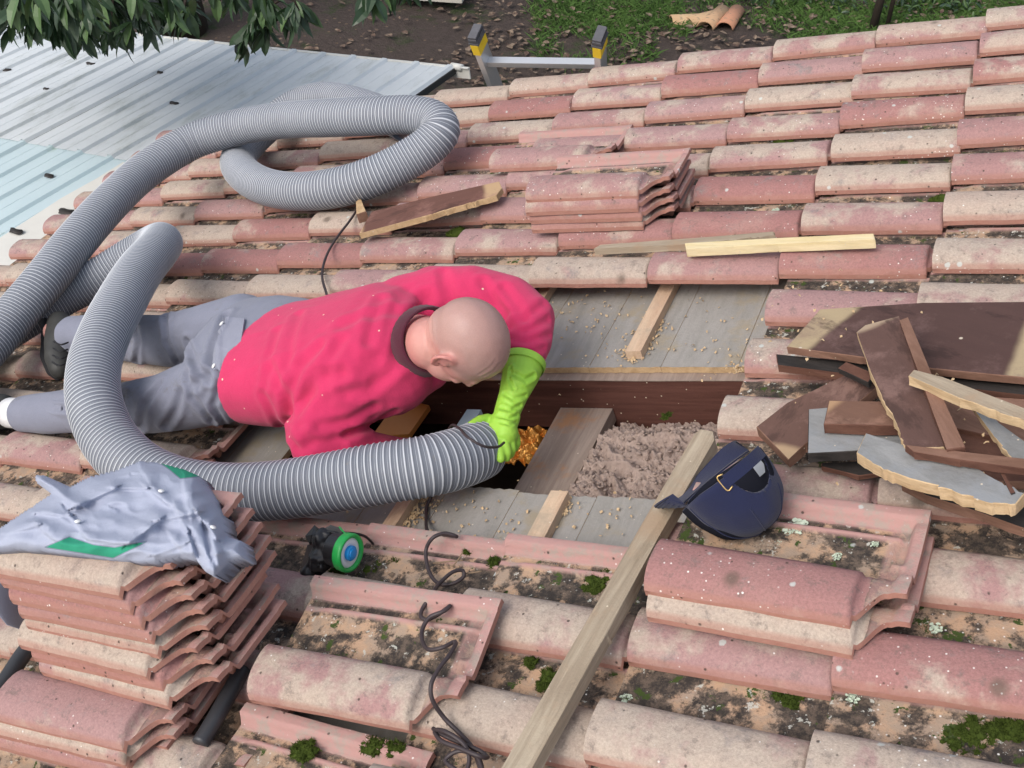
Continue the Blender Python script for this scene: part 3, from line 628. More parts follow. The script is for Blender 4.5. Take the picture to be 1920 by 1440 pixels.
def patch(name, quad, tree, mat, parent, off=.003, nx=14, th=.003):
    V = []; a, b, c, d = [np.array(q, float) for q in quad]
    for i in range(nx + 1):
        for j in range(nx + 1):
            s, t = i / nx, j / nx; p = (a * (1 - s) + b * s) * (1 - t) + (d * (1 - s) + c * s) * t
            h = hit(tree, p[0], p[1], off)
            if h is None: return None
            V.append(h[0])
    V = np.array(V); n = nx + 1; F = [[i * n + j, (i + 1) * n + j, (i + 1) * n + j + 1, i * n + j + 1] for i in range(nx) for j in range(nx)]
    N = normals(V, F); sgn = 1 if (N.mean(0) @ np.array(ray(a[0], a[1]))) < 0 else -1
    V2 = V - N * sgn * th; K = len(V); F2 = F + [[q + K for q in f[::-1]] for f in F]
    bd = [i * n for i in range(n)] + [(n - 1) * n + j for j in range(1, n)] + [i * n + n - 1 for i in range(n - 2, -1, -1)] + [j for j in range(n - 2, 0, -1)]
    F2 += [[bd[i], bd[(i + 1) % len(bd)], bd[(i + 1) % len(bd)] + K, bd[i] + K] for i in range(len(bd))]
    return mk(name, np.vstack([V, V2]), F2, mat, parent, smooth=False)
def stud(name, x, y, tree, mat, parent, r=.008, th=.003, off=.004):
    h = hit(tree, x, y, off)
    if h is None: return
    c, n = h; a = np.cross(n, (1, 0, 0)); a /= np.linalg.norm(a); b = np.cross(n, a); mb = MB(); mb.ball(c, (r, r, th), (a, b, n), 16); mb.build(name, mat, parent, smooth=True)
pf = patch('pocket_flap', ((416, 598), (461, 602), (446, 702), (402, 696)), tTr, M['denim2'], trousers, .009, th=.006)
if pf: stud('button', 421, 611, tTr, M['button'], pf, .0075, off=.0105); stud('button', 407, 689, tTr, M['button'], pf, .0075, off=.0105)
for ln in ([(425, 706), (440, 735), (452, 760), (478, 790)], [(445, 704), (462, 730), (480, 760), (492, 795)], [(420, 712), (432, 730), (428, 745), (450, 770), (470, 800), (500, 798)]):
    pts = [h[0] for h in (hit(tTr, x, y, .008) for x, y in ln) if h]
    if len(pts) > 2: mb = MB(); mb.tube(spline(pts, .01), .006, 8); mb.build('belt_strap', M['denim'], trousers, smooth=True)
# boots and socks
def shoe(name, chain_, solepts, sr):
    mb = MB(); mb.chain(chain_, 16); V, F = skinned(mb, .006, 3); o = mk(name, V, F, M['boot'], man, smooth=True)
    mb = MB(); mb.chain(list(zip(solepts, [sr] * 9)), 10); V, F = skinned(mb, .006, 2); mk('sole', V, F, M['sole'], o, smooth=True); return o
bt = shoe('boot', [S(128, 634, .115, .052), S(112, 606, .125, .042), S(110, 640, .11, .046), S(110, 670, .09, .044), S(113, 690, .075, .036)], [T(68, 574, .13), T(74, 588, .12), T(86, 612, .105), T(86, 640, .09), T(84, 668, .075), T(96, 696, .06), T(110, 706, .05)], .0165)
mb = MB(); mb.chain([S(68, 574, .13, .026), S(76, 596, .12, .025)], 12); V, F = skinned(mb, .006, 1); mk('heel', V, F, M['sole'], bt, smooth=True)
for q in range(4): mb = MB(); mb.tube(spline([T(128 - q, 642 + q * 13, .16 - q * .012), T(116 - q, 646 + q * 13, .168 - q * .012), T(101 - q, 640 + q * 13, .155 - q * .012)], .004), .0028, 6); mb.build('lace', M['sole'], bt, smooth=True)
shoe('boot', [S(2, 772, .08, .056), S(-25, 762, .075, .045), S(-60, 752, .07, .042), S(-95, 742, .06, .034)], [T(-4, 800, .05), T(-50, 790, .045), T(-100, 770, .04)], .016)
mb = MB(); mb.tube([T(60, 776, .09), T(34, 775, .085), T(20, 774, .082)], [.043, .046, .047], 24); mb.build('sock', M['sock'], man, smooth=True)
# glove with a palm and five fingers
mb = MB()
mb.tube([T(981, 684, .098), T(975, 706, .088), T(962, 742, .065), T(950, 775, .045)], [.0505, .045, .035, .031], 26)
mb.chain([S(962, 742, .065, .034), S(950, 775, .045, .031)], 18)
pa = CV(.25, -.9, .1)
mb.chain([S(950, 782, .042, .033), S(942, 800, .034, .034), S(948, 812, .03, .031), S(932, 806, .034, .028)], 16)
fingers = [[S(930, 800, .036, .015), S(915, 786, .05, .014), S(900, 788, .062, .0125), S(884, 797, .068, .011)],
           [S(927, 812, .034, .0135), S(932, 830, .028, .0125), S(938, 846, .018, .0115), S(939, 860, .008, .0105)],
           [S(940, 818, .028, .0135), S(947, 834, .02, .0125), S(951, 848, .008, .0115), S(950, 858, -.004, .0105)],
           [S(951, 816, .022, .013), S(958, 830, .012, .012), S(960, 843, 0, .011), S(957, 852, -.012, .010)],
           [S(960, 808, .018, .012), S(967, 820, .008, .011), S(969, 831, -.004, .010), S(966, 840, -.014, .009)]]
for f in fingers: mb.chain(f, 12)
V, F = skinned(mb, .0030, 2)
V = crease(V, F, [[(.006, .004), (962, 700), (985, 712), (1000, 705)], [(.005, .0028), (945, 738), (962, 748), (985, 742)], [(.005, .0028), (940, 765), (958, 770), (975, 760)], [(.005, .0025), (935, 780), (955, 786), (970, 778)], [(.004, .002), (940, 792), (955, 797), (968, 790)], [(.004, .0035), (958, 690), (955, 712), (962, 728)]])
glove = mk('glove', V, F, M['glove'], man, smooth=True)
c0, c1 = T(983, 677, .102), T(980, 688, .097); mb = MB(); mb.tube([c0, c0 * .5 + c1 * .5, c1], [.0545, .0545, .0525], 30, cap=False); mb.tube([c0, c0 * .5 + c1 * .5, c1], [.0515, .0515, .0495], 30, cap=False)
mb.build('cuff', M['glove'], glove, smooth=True)
mb = MB(); mb.chain([(armN[-1][0], .036), (T(840, 845, -.14), .034), (T(880, 850, -.14), .03)], 14)
for j in range(4): mb.chain([(T(885, 838 + j * 7, -.14), .012), (T(905, 842 + j * 6, -.14), .011), (T(915, 852 + j * 4, -.15), .010)], 8)
mb.chain([(T(870, 835, -.13), .013), (T(885, 826, -.12), .012), (T(897, 824, -.12), .010)], 8)
V, F = skinned(mb, .004, 2); mk('glove', V, F, M['glove'], man, smooth=True)

# ------------------------------------------------------------------ boards
def board(name, poly, h, th, mats, label=None, cat=None, group=None, parent=None, jag=(), tilt=0, ang=None):
    """poly: image points of the top face (or (x, y, dn) for a tilted face); mats: top, sides"""
    P = [T(p[0], p[1], h + (p[2] if len(p) > 2 else 0)) for p in poly]; Q = []
    for i, (a, b) in enumerate(zip(P, P[1:] + P[:1])):
        Q.append(a)
        if i in jag:
            for t in sorted(random.uniform(.05, .95) for _ in range(max(5, int(np.linalg.norm(b - a) / .012)))):
                e = (b - a) / np.linalg.norm(b - a); nn = np.cross(e, (0, 0, 1)); Q.append(a + (b - a) * t + nn * random.gauss(0, .0016))
        elif np.linalg.norm(b - a) > .03:
            for t in (.02, .33, .66, .98): Q.append(a + (b - a) * t)
    Q = np.array(Q); n = len(Q); c = Q.mean(0)
    L = max(((a, b) for a in P for b in P), key=lambda ab: np.linalg.norm(ab[0] - ab[1])); d = L[1] - L[0]; an = math.atan2(d[1], d[0]) if ang is None else ang
    if ang is None and (P[0] - c) @ np.array((math.cos(an), math.sin(an), 0)) > 0: an += math.pi
    mn = min((q - c) @ np.array((math.cos(an), math.sin(an), 0)) for q in Q); org = np.array([c[0] + mn * math.cos(an), c[1] + mn * math.sin(an), c[2] - th])
    rot = Matrix.Rotation(-an, 3, 'Z'); e = .0016
    V = []
    inner = lambda q: c + (q - c) * (1 - e / max(.02, np.linalg.norm(q - c)))
    for q in Q: V.append(inner(q))
    for q in Q: V.append(q - np.array((0, 0, e)))
    for q in Q: V.append(q - np.array((0, 0, th)) + (np.array((random.uniform(-.002, .002), random.uniform(-.002, .002), 0))))
    F = [list(range(n)), list(range(2 * n, 3 * n))[::-1]] + [[k * n + i, (k + 1) * n + i, (k + 1) * n + (i + 1) % n, k * n + (i + 1) % n] for k in (0, 1) for i in range(n)]
    fm = [0, 0] + [1] * (2 * n)
    ar = sum(Q[i][0] * Q[(i + 1) % n][1] - Q[(i + 1) % n][0] * Q[i][1] for i in range(n))
    if ar < 0: F = [f[::-1] for f in F]
    V = [rot @ Vector((v - org).tolist()) for v in V]
    me = bpy.data.meshes.new(name); me.from_pydata([list(v) for v in V], [], F)
    for m in mats: me.materials.append(M[m])
    me.polygons.foreach_set('material_index', np.array(fm, np.int32)); me.update()
    o = bpy.data.objects.new(name, me); COL.objects.link(o)
    o.matrix_world = MR @ Matrix.Translation(Vector(org.tolist())) @ Matrix.Rotation(an, 4, 'Z'); ORG[o.name] = org
    return setp(o, label, cat, group)
def stained(name, dark, lightc, bands):   # dark board whose paint stops short: bands along the board's own length
    s = Mt(name, .75, .3); g = s.noise(1, 6, .7, s.map((3, 22, 22)), .4); c = s.mix(g, tuple(x * .75 for x in dark), tuple(x * 1.3 for x in dark))
    sx = s.n('ShaderNodeSeparateXYZ'); s.put(sx.inputs[0], s.co); w = s.math('ADD', sx.outputs[0], s.math('MULTIPLY', s.math('SUBTRACT', s.noise(8, 3, .6), .5), .02))
    for a, b, k in bands:
        f = s.math('MULTIPLY', s.step(s.math('ADD', w, s.math('MULTIPLY', sx.outputs[1], k)), a, a + .02), s.step(s.math('ADD', w, s.math('MULTIPLY', sx.outputs[1], k)), b, b - .02)); c = s.mix(s.math('MULTIPLY', f, .85), c, lightc)
    c = s.mix(s.math('MULTIPLY', s.step(s.noise(7, 6, .75), .5, .68), .55), c, tuple(min(1, x * 2.1 + .03) for x in dark)); c = s.mix(s.math('MULTIPLY', s.step(s.noise(5, 6, .7, s.map((1, 3, 3), (0, 0, .3))), .56, .66), .6), c, tuple(x * .45 for x in dark))
    v = s.vor(30); c = s.mix(s.math('MULTIPLY', s.step(v, .16, .1), s.math('GREATER_THAN', s.vor(30, out='Color'), .72)), c, (.55, .48, .38))
    s.col(c); s.bump(s.math('ADD', g, s.noise(70, 4, .7)), .002, .6); return s.m
M['B1'] = stained('half_painted_board', (.075, .04, .034), (.42, .33, .2), [(-1, .085, -.0), (.445, .50, .35)])
M['B4'] = stained('brown_board_pale_end', (.12, .065, .05), (.46, .32, .19), [(-1, .045, 0)])
M['B6'] = stained('short_brown_board', (.15, .08, .055), (.40, .25, .14), [(-1, .03, 0)])
M['B2'] = stained('broken_brown_board', (.10, .055, .045), (.42, .32, .22), [(-1, .03, 0)])
M['B9'] = stained('dark_stained_board', (.13, .06, .045), (.50, .34, .19), [(-1, .022, 0), (.425, 2, 0)])
gp_ = 'broken boards heaped on the tiles at the right'
bo = lambda *a, **k: board(*a, cat='board', group=gp_, **k)
bo('broken_board', [(1455, 664), (1640, 683), (1720, 692), (1960, 720), (1960, 745), (1620, 705), (1458, 684)], .085, .02, ('black', 'brown'), label='thin blackened board under the lower edge of the widest dark board')
bo('broken_board', [(1690, 903), (1722, 880), (1830, 915), (1990, 965), (1990, 1015), (1840, 962), (1735, 928)], .083, .022, ('black', 'brown2'), label='blackened board lowest in the heap, under the grey splintered board at the front')
bo('broken_board', [(1740, 735), (1980, 752), (1980, 845), (1780, 800)], .088, .018, ('brown2', 'brown'), label='mid brown board lying under the slanting grey batten at the right edge')
bo('broken_board', [(1775, 800), (1980, 850), (1980, 905), (1800, 900), (1700, 905), (1690, 860)], .078, .018, ('brown', 'brown2'), label='dark brown board deep in the heap between the horizontal strip and the brown boards')
bo('broken_board', [(1540, 868), (1660, 862), (1700, 880), (1610, 892), (1540, 874)], .07, .012, ('black', 'brown'), label='short blackened offcut under the front end of the square grey board')
bo('broken_board', [(1475, 650), (1537, 580), (1730, 567), (2010, 565), (2010, 716), (1740, 690), (1615, 669)], .118, .018, ('B1', 'brown2'), label='widest dark board with pale bare ends, at the back of the heap')
bo('broken_board', [(1418, 800), (1475, 755), (1585, 703), (1645, 725), (1565, 790), (1510, 832), (1478, 862)], .108, .022, ('B4', 'brown2'), label='brown board with a pale end pointing at the navy cap')
bo('broken_board', [(1516, 767), (1514, 850), (1600, 846), (1700, 838), (1700, 785), (1560, 763)], .128, .022, ('grey', 'black'), label='square ended grey board between the cap and the dark leaning board')
bo('broken_board', [(1554, 751), (1665, 752), (1690, 798), (1544, 795)], .158, .024, ('B6', 'brown'), label='short brown block lying on the square ended grey board')
bo('broken_board', [(1570, 690), (1586, 678), (1640, 700), (1628, 717)], .14, .014, ('brown', 'black'), label='small dark offcut poking out left of the leaning board')
bo('broken_board', [(1606, 622), (1622, 609), (1685, 592, .01), (1710, 650), (1742, 720), (1782, 838), (1700, 840), (1652, 742), (1632, 697)], .185, .018, ('B2', 'raw'), label='tall dark board with pale split left edge leaning over the heap', jag=(4, 5, 6))
bo('broken_board', [(1686, 600), (1702, 594), (1747, 700), (1810, 838), (1775, 843), (1735, 735)], .205, .016, ('brown2', 'brown'), label='narrow dark batten along the right side of the tall leaning board')
bo('broken_board', [(1812, 748), (1836, 750), (1872, 792), (1990, 875), (1990, 950), (1890, 852), (1852, 802)], .16, .014, ('grey', 'raw'), label='thin grey splinter crossing the brown boards at the right edge', jag=(4, 5))
bo('broken_board', [(1697, 834), (1712, 847), (1800, 862), (1990, 888), (1990, 868), (1800, 846)], .20, .016, ('brown2', 'brown'), label='thin brown strip lying level across the grey splintered board')
bo('broken_board', [(1623, 812), (1606, 848), (1655, 880), (1710, 898), (1790, 922), (1860, 944), (1905, 945), (1921, 925), (1880, 905), (1828, 876), (1770, 850), (1690, 833)], .178, .026, ('grey', 'raw'), label='grey board with a pale splintered edge at the front of the heap', jag=(1, 2, 3, 4, 5, 7, 8, 9))
bo('broken_board', [(1703, 704), (1713, 693), (1765, 706), (1845, 736), (1990, 792), (1990, 812), (1800, 747)], .225, .02, ('plank', 'raw'), label='split grey batten slanting off the right edge over the heap', jag=(5,))
bo('broken_board', [(1862, 862), (1868, 861), (1904, 924), (1896, 927)], .18, .006, ('brown', 'black'), label='thin dark sliver near the right edge crossing the grey splintered board')
board('broken_board', [(673, 438), (696, 397), (820, 366), (936, 340), (941, 352), (930, 366), (800, 404)], .10, .02, ('B9', 'deck_cut'), label='dark stained board with a pale cut edge beside the far small stack', cat='board', jag=(5,))
board('wood_wedge', [(667, 378), (676, 371), (686, 396), (668, 402)], .09, .035, ('deck_cut', 'brown2'), label='small pale wood wedge standing under the looped hose', cat='wedge')
board('wood_strip', [(1113, 466), (1125, 459), (1290, 447), (1450, 434), (1453, 441), (1285, 458)], .07, .02, ('plank', 'plank'), label='rough grey wood strip beside the clean yellow strip', cat='wood strip', jag=(3, 4))
board('wood_strip', [(1284, 456), (1460, 446), (1638, 438), (1641, 449), (1460, 457), (1286, 467)], .085, .024, ('pine', 'pine'), label='clean yellow pine strip lying across the tiles above the red tile', cat='wood strip')
board('long_plank', [(1303, 812, .02), (1314, 804, .02), (1337, 808, .02), (1340, 824, .02), (1233, 1010), (1138, 1185), (1024, 1392, -.01), (932, 1560, -.02), (871, 1560, -.02), (1008, 1322, -.01), (1107, 1150), (1222, 950)], .098, .03, ('plank', 'plank'), label='long weathered timber running from the insulation down to the bottom edge', cat='plank')

# ------------------------------------------------------------------ insulation, foil, sawdust
s = Mt('loose_wool', .95, .1); c = s.mix(s.noise(26, 6, .7), (.25, .185, .155), (.56, .44, .38)); s.col(c); s.bump(s.noise(130, 6, .8), .005, 1); M['wool'] = s.m
nx, ny = 330, 250; V = []; xs = np.linspace(-.775, .18, nx); ys = np.linspace(-2.07, -1.556, ny)
G = np.array([(x, y, 0) for x in xs for y in ys])
def turb(P, s, o): return 1 - np.abs(nz(P, s, o)) * 2
wx = nz(G, 9, (1, 2, 3)) * .04; G2 = G + np.stack([wx, nz(G, 9, (5, 5, 5)) * .04, wx * 0], 1)
z = -.195 + nz(G, 5, (0, 0, 2)) * .035 + turb(G2, 20, (3, 3, 3)) * .026 + turb(G2, 50, (7, 3, 3)) * .013 + turb(G2, 120, (1, 1, 1)) * .006 + nz(G, 260, (1, 1, 1)) * .003 - .05 * np.clip((G[:, 1] + 1.68) / .12, 0, 1) + .02 * np.clip((-1.85 - G[:, 1]) / .15, 0, 1)
z -= np.where(G[:, 0] < -.755, .07, 0)
G[:, 2] = z; F = [[i * ny + j, (i + 1) * ny + j, (i + 1) * ny + j + 1, i * ny + j + 1] for i in range(nx - 1) for j in range(ny - 1)]
o = mk('loose_insulation', G, F, M['wool'], org=(-.3, -1.85, -.25), smooth=True); setp(o, 'fluffy brown loose wool insulation filling the roof between the rafters right of the board', 'insulation', kind='stuff')
mb = MB()                                  # fluffy tufts
for _ in range(1600):
    x, y = random.uniform(-.745, -.2), random.uniform(-2.05, -1.58); i = min(nx - 1, int((x + .775) / .955 * (nx - 1))); j = min(ny - 1, int((y + 2.07) / .514 * (ny - 1)))
    z0 = G[i * ny + j, 2]; r = random.uniform(.002, .0055); a = np.array([random.gauss(0, 1) for _ in range(3)]); a /= np.linalg.norm(a); b_ = np.cross(a, (0.3, .5, 1)); b_ /= np.linalg.norm(b_); c_ = np.cross(a, b_)
    n0 = len(mb.V); mb.ball((x, y, z0 + r * .4), (r * random.uniform(1, 1.6), r, r * .7), (a, b_, c_), 8)
    for q in range(n0, len(mb.V)): v = mb.V[q]; mb.V[q] = [v[w] + random.uniform(-.0016, .0016) for w in range(3)]
o = mk('loose_insulation', mb.V, mb.F, M['wool'], org=(-.3, -1.85, -.25), smooth=True); setp(o, 'curled tufts of brown wool lying on top of the loose insulation', 'insulation', kind='stuff')
s = Mt('amber_foil', .25, .6); s.col(s.mix(s.noise(9, 4, .6), (.55, .19, .03), (.85, .45, .10))); s.b.inputs['Metallic'].default_value = .55; s.bump(s.noise(30, 5, .7), .006, .9); M['foil'] = s.m
s = Mt('glow_orange', .5, .4); s.col(s.mix(s.noise(9, 4, .6), (.62, .22, .05), (.78, .32, .08))); M['orange'] = s.m  # saturated orange stands in for a warm lamp glow inside the attic
nx, ny = 70, 60; V = []
for i in range(nx):
    for j in range(ny):
        x = -1.10 + .16 * i / (nx - 1); y = -1.70 + .142 * j / (ny - 1); p = Vector((x * 30, y * 30, 1)); V.append((x, y, -.26 + .022 * abs(mnoise.noise(p)) * 2 + .012 * abs(mnoise.noise(p * 2.7)) + .0 * j))
F = [[i * ny + j, (i + 1) * ny + j, (i + 1) * ny + j + 1, i * ny + j + 1] for i in range(nx - 1) for j in range(ny - 1)]
V2 = [(a, b, c - .002) for a, b, c in V]; K = len(V)
o = mk('crumpled_foil', V + V2, F + [[q + K for q in f[::-1]] for f in F], M['foil']); setp(o, 'crumpled amber foil deep in the hole between the glove and the brown board', 'foil')
mb = MB(); mb.obox(T(755, 790, -.17), (CV(1, -.05, 0), (0, 1, 0), (0, 0, 1)), (.052, .07, .008)); o = mb.build('glow_orange_panel', M['orange']); setp(o, 'flat panel inside the hole beside the sweater, warm glow painted in orange', 'panel')
mb = MB(); mb.obox(T(880, 792, -.12), ((1, 0, 0), (0, 1, 0), (0, 0, 1)), (.022, .04, .012)); o = mb.build('pale_block', M['hose'] if False else plain('pale_blue_foam', (.36, .45, .5), .7, .3, .1)); setp(o, 'pale blue grey block in the hole behind the glove thumb', 'block')
mb = MB()
def shav(x, y, h, sp, n, mx=.010):
    for _ in range(n):
        p = T(x + random.gauss(0, sp), y + random.gauss(0, sp * .75), h); L = random.uniform(.003, mx); a = random.uniform(0, 6.3); d = np.array((math.cos(a), math.sin(a), random.uniform(-.2, .3))); e = np.array((-math.sin(a), math.cos(a), random.uniform(-.3, .6)))
        w = random.uniform(.0015, .0035); k = p + d * L * .5 + np.array((0, 0, random.uniform(0, .006))); mb.add([p - e * w, p + e * w, k + e * w, k - e * w, p + d * L + e * w * .6, p + d * L - e * w * .6], [(0, 3, 2, 1), (3, 5, 4, 2)])
for a in ((770, 965, -.058, 16, 150), (795, 940, -.058, 12, 70), (1030, 975, -.058, 10, 60), (1055, 950, -.058, 12, 50), (1205, 640, -.058, 14, 80), (1230, 610, -.058, 12, 60), (1180, 665, -.058, 14, 50), (1100, 600, -.058, 55, 70), (1330, 620, -.058, 60, 40), (900, 975, -.058, 60, 50), (1150, 980, -.058, 50, 30), (1380, 690, -.05, 10, 25), (1540, 620, .122, 90, 30), (1780, 800, .15, 90, 35), (640, 905, -.055, 50, 20)): shav(*a)
o = mk('wood_shavings', mb.V, mb.F, M['raw'], org=(-.9, -1.8, -.06)); setp(o, 'pale wood shavings scattered on the grey deck and the boards', 'shavings', kind='stuff')

# ------------------------------------------------------------------ moss, lichen, twigs
s = Mt('moss', .95, .1); s.col(s.mix(s.noise(60, 5, .7), (.022, .035, .008), (.10, .14, .025))); s.bump(s.noise(300, 3, .8), .004, 1); M['moss'] = s.m
s = Mt('lichen', .9, .15); s.col(s.mix(s.noise(80, 4, .7), (.42, .50, .40), (.62, .68, .56))); M['lich'] = s.m
mb = MB()
MO = [(1240, 1085, 0, 18, 10), (1700, 1110, 0, 26, 12), (1560, 1290, 0, 16, 8), (640, 1065, 0, 20, 10), (880, 1030, 0, 10, 8), (1000, 1240, 0, 16, 10), (1250, 780, 0, 8, 6), (1880, 1080, 0, 18, 9), (850, 1150, .06, 14, 8), (925, 1055, 0, 12, 8), (1480, 985, .06, 10, 6), (1330, 1270, 0, 14, 8), (190, 700, 0, 12, 5), (760, 1185, .05, 9, 5), (1120, 1092, .0, 26, 22), (1640, 1350, .0, 0, 0), (1815, 1378, .0, 46, 34), (1870, 1370, 0, 22, 14), (1900, 1368, 0, 26, 16), (1475, 1308, 0, 28, 18), (1600, 1330, 0, 22, 16), (630, 1192, .045, 20, 17), (678, 1163, .04, 13, 9), (718, 1192, .04, 12, 9), (690, 1075, .0, 26, 22), (735, 1055, 0, 14, 10), (1030, 1275, 0, 22, 20),
      (570, 1410, .03, 26, 16), (700, 1400, .03, 26, 14), (1550, 1002, .075, 12, 8), (1677, 990, .075, 22, 9), (1665, 1070, .07, 10, 16), (1470, 268, .0, 17, 10), (860, 437, 0, 22, 6), (1770, 375, 0, 22, 7), (960, 1035, .0, 12, 10), (1165, 790 + 320, 0, 12, 12), (1735, 1190, 0, 14, 9), (740, 1404, .03, 18, 9), (1780, 514, 0, 22, 6), (390, 383, .0, 6, 4), (1810, 358, 0, 14, 5)]
for x, y, h, a, b_ in MO:
    if not a: continue
    c0 = T(x, y, h - .012); m = pxm(c0)
    for q in range(int(6 + a * .8)):
        rr = random.random() ** .5; an = random.uniform(0, 6.3); p = c0 + np.array((math.cos(an) * rr * a / m, math.sin(an) * rr * b_ / m * 1.4, 0)); s_ = random.uniform(.35, .6) * min(a, 22) / m * (1.15 - rr * .6); mb.ball(p, (s_, s_, s_ * .7), None, 10)
V = np.array(mb.V); N = normals(V, mb.F); V = V + N * (nz(V, 170) * .0045 + nz(V, 60) * .004)[:, None]
rs = random.Random(3); V = V.tolist(); F = [list(f) for f in mb.F]; fm = [0] * len(F); nb_ = len(V)
for q in range(nb_):                       # short fronds
    if N[q][2] > -.1 and rs.random() < .8:
        p = np.array(V[q]); d = N[q] + np.array([rs.gauss(0, .6) for _ in range(3)]); d /= np.linalg.norm(d); e = np.cross(d, (rs.gauss(0, 1), rs.gauss(0, 1), 1)); e /= np.linalg.norm(e); k = len(V); V += [list(p - e * .0012), list(p + e * .0012), list(p + d * rs.uniform(.004, .008))]; F.append([k, k + 1, k + 2])
o = mk('moss', V, F, M['moss'], org=(-.6, -2.2, 0), smooth=True); setp(o, 'dark green moss cushions growing in the tile channels', 'moss', kind='stuff')
mb = MB()
for x, y, h, r in ((1492, 990, .085, .021), (1456, 1020, .083, .009), (1570, 1045, .083, .008), (1475, 965, .085, .007), (1640, 1022, .083, .007), (968, 356, .0, .015), (846, 424, .0, .007), (1455, 395, 0, .01), (1755, 1180, 0, .012), (1600, 1310, 0, .012), (1175, 1310, 0, .01)):
    c0 = T(x, y, h)
    for q in range(34):
        rr = r * random.random() ** .7; a = random.uniform(0, 6.3); p = c0 + np.array((math.cos(a) * rr, math.sin(a) * rr, random.uniform(0, .003))); w = r * random.uniform(.12, .26); nn = 7
        mb.add([p + np.array((math.cos(b_) * w * (1 + .4 * random.random()), math.sin(b_) * w * (1 + .4 * random.random()), random.uniform(0, .0025))) for b_ in [6.283 * k / nn for k in range(nn)]] + [p - np.array((0, 0, .001))], [(k, (k + 1) % nn, nn) for k in range(nn)])
o = mk('lichen', mb.V, mb.F, M['lich'], org=(-.6, -2.2, 0)); setp(o, 'pale green lichen rosettes on the mossy tiles', 'lichen', kind='stuff')

# ------------------------------------------------------------------ cables
M['cable'] = plain('dark_cable', (.045, .033, .035), .5, .4, .2, 60)
def cable(name, pts, r, label, mat='cable', cat='cable', n=8):
    P = spline([T(*p) for p in pts], .006); mb = MB(); mb.tube(P, r, n); o = mb.build(name, M[mat], smooth=True); return setp(o, label, cat)
cable('power_cable', [(668, 396, .06), (655, 415, .062), (632, 445, .055), (612, 480, .06), (604, 515, .06), (612, 550, .062), (628, 590, .06), (660, 640, .055)], .0042, 'dark cable running from the wood wedge down behind the man\'s back')
HR = lambda x, y, n: (x, y, n)
cable('thin_cable', [(838, 812, .02), (848, 797, .085), (862, 804, .12), (880, 822, .145), (905, 836, .125), (932, 838, .085), (945, 830, .05)], .0032, 'thin black cord slung over the open end of the hose')
cable('power_cable', [(832, 900, .0), (815, 920, -.03), (802, 945, -.052), (799, 970, -.052), (806, 1000, -.01), (840, 1003, .02), (856, 1006, .03), (835, 1000, .045), (812, 1008, .05), (799, 1030, .03), (801, 1060, .015), (812, 1085, .01), (828, 1096, .012), (850, 1094, .012), (870, 1080, .013), (868, 1070, .02), (850, 1072, .03), (826, 1092, .035), (808, 1118, .085), (793, 1140, .08),
      (789, 1156, .08), (800, 1162, .08), (822, 1152, .082), (845, 1135, .085), (832, 1146, .092), (805, 1158, .09), (792, 1180, .085), (793, 1205, .09), (805, 1218, .10), (830, 1214, .105), (853, 1203, .10), (845, 1225, .118), (822, 1255, .122), (808, 1285, .118), (810, 1310, .10), (832, 1345, .06), (862, 1375, .04), (884, 1400, .04), (900, 1440, .04), (905, 1475, .035)],
      .0042, 'dark wavy cable snaking from under the hose over the mossy tiles to the bottom edge')
cable('cable_tangle', [(812, 1366, .05), (830, 1378, .055), (860, 1392, .05), (900, 1408, .045), (914, 1420, .04), (900, 1418, .055), (860, 1402, .06), (826, 1388, .06), (815, 1370, .055), (835, 1372, .07), (870, 1396, .06), (880, 1425, .05), (870, 1450, .045), (850, 1440, .05), (835, 1425, .05), (860, 1408, .055), (895, 1420, .045), (906, 1450, .04)], .004, 'knotted loops of black cable at the bottom edge beside the long timber')
M['pipe'] = plain('black_pipe', (.035, .036, .04), .45, .5, .2, 30)
cable('black_pipe', [(455, 1255, .045), (430, 1300, .045), (405, 1345, .045), (375, 1395, .04)], .017, 'black pipe end under the right side of the front left stack', 'pipe', 'pipe', 16)
cable('black_pipe', [(75, 1190, .06), (45, 1225, .055), (15, 1270, .05), (-30, 1330, .045)], .019, 'dark pipe left of the front stack at the left edge', 'pipe', 'pipe', 16)
tw = lambda pts, l: cable('twig', pts, .0016, l, 'plank2', 'twig', 5)
M['plank2'] = plain('twig_bark', (.25, .18, .12), .9, .2, .3)
tw([(812, 1056, .005), (840, 1053, .008), (868, 1051, .006)], 'thin pale twig lying level left of the cable loop'); tw([(848, 1063, .004), (860, 1048, .012), (868, 1034, .02)], 'short twig standing up beside the cable loop'); tw([(866, 1076, .006), (884, 1074, .008), (903, 1071, .006)], 'small twig to the right of the cable loop')

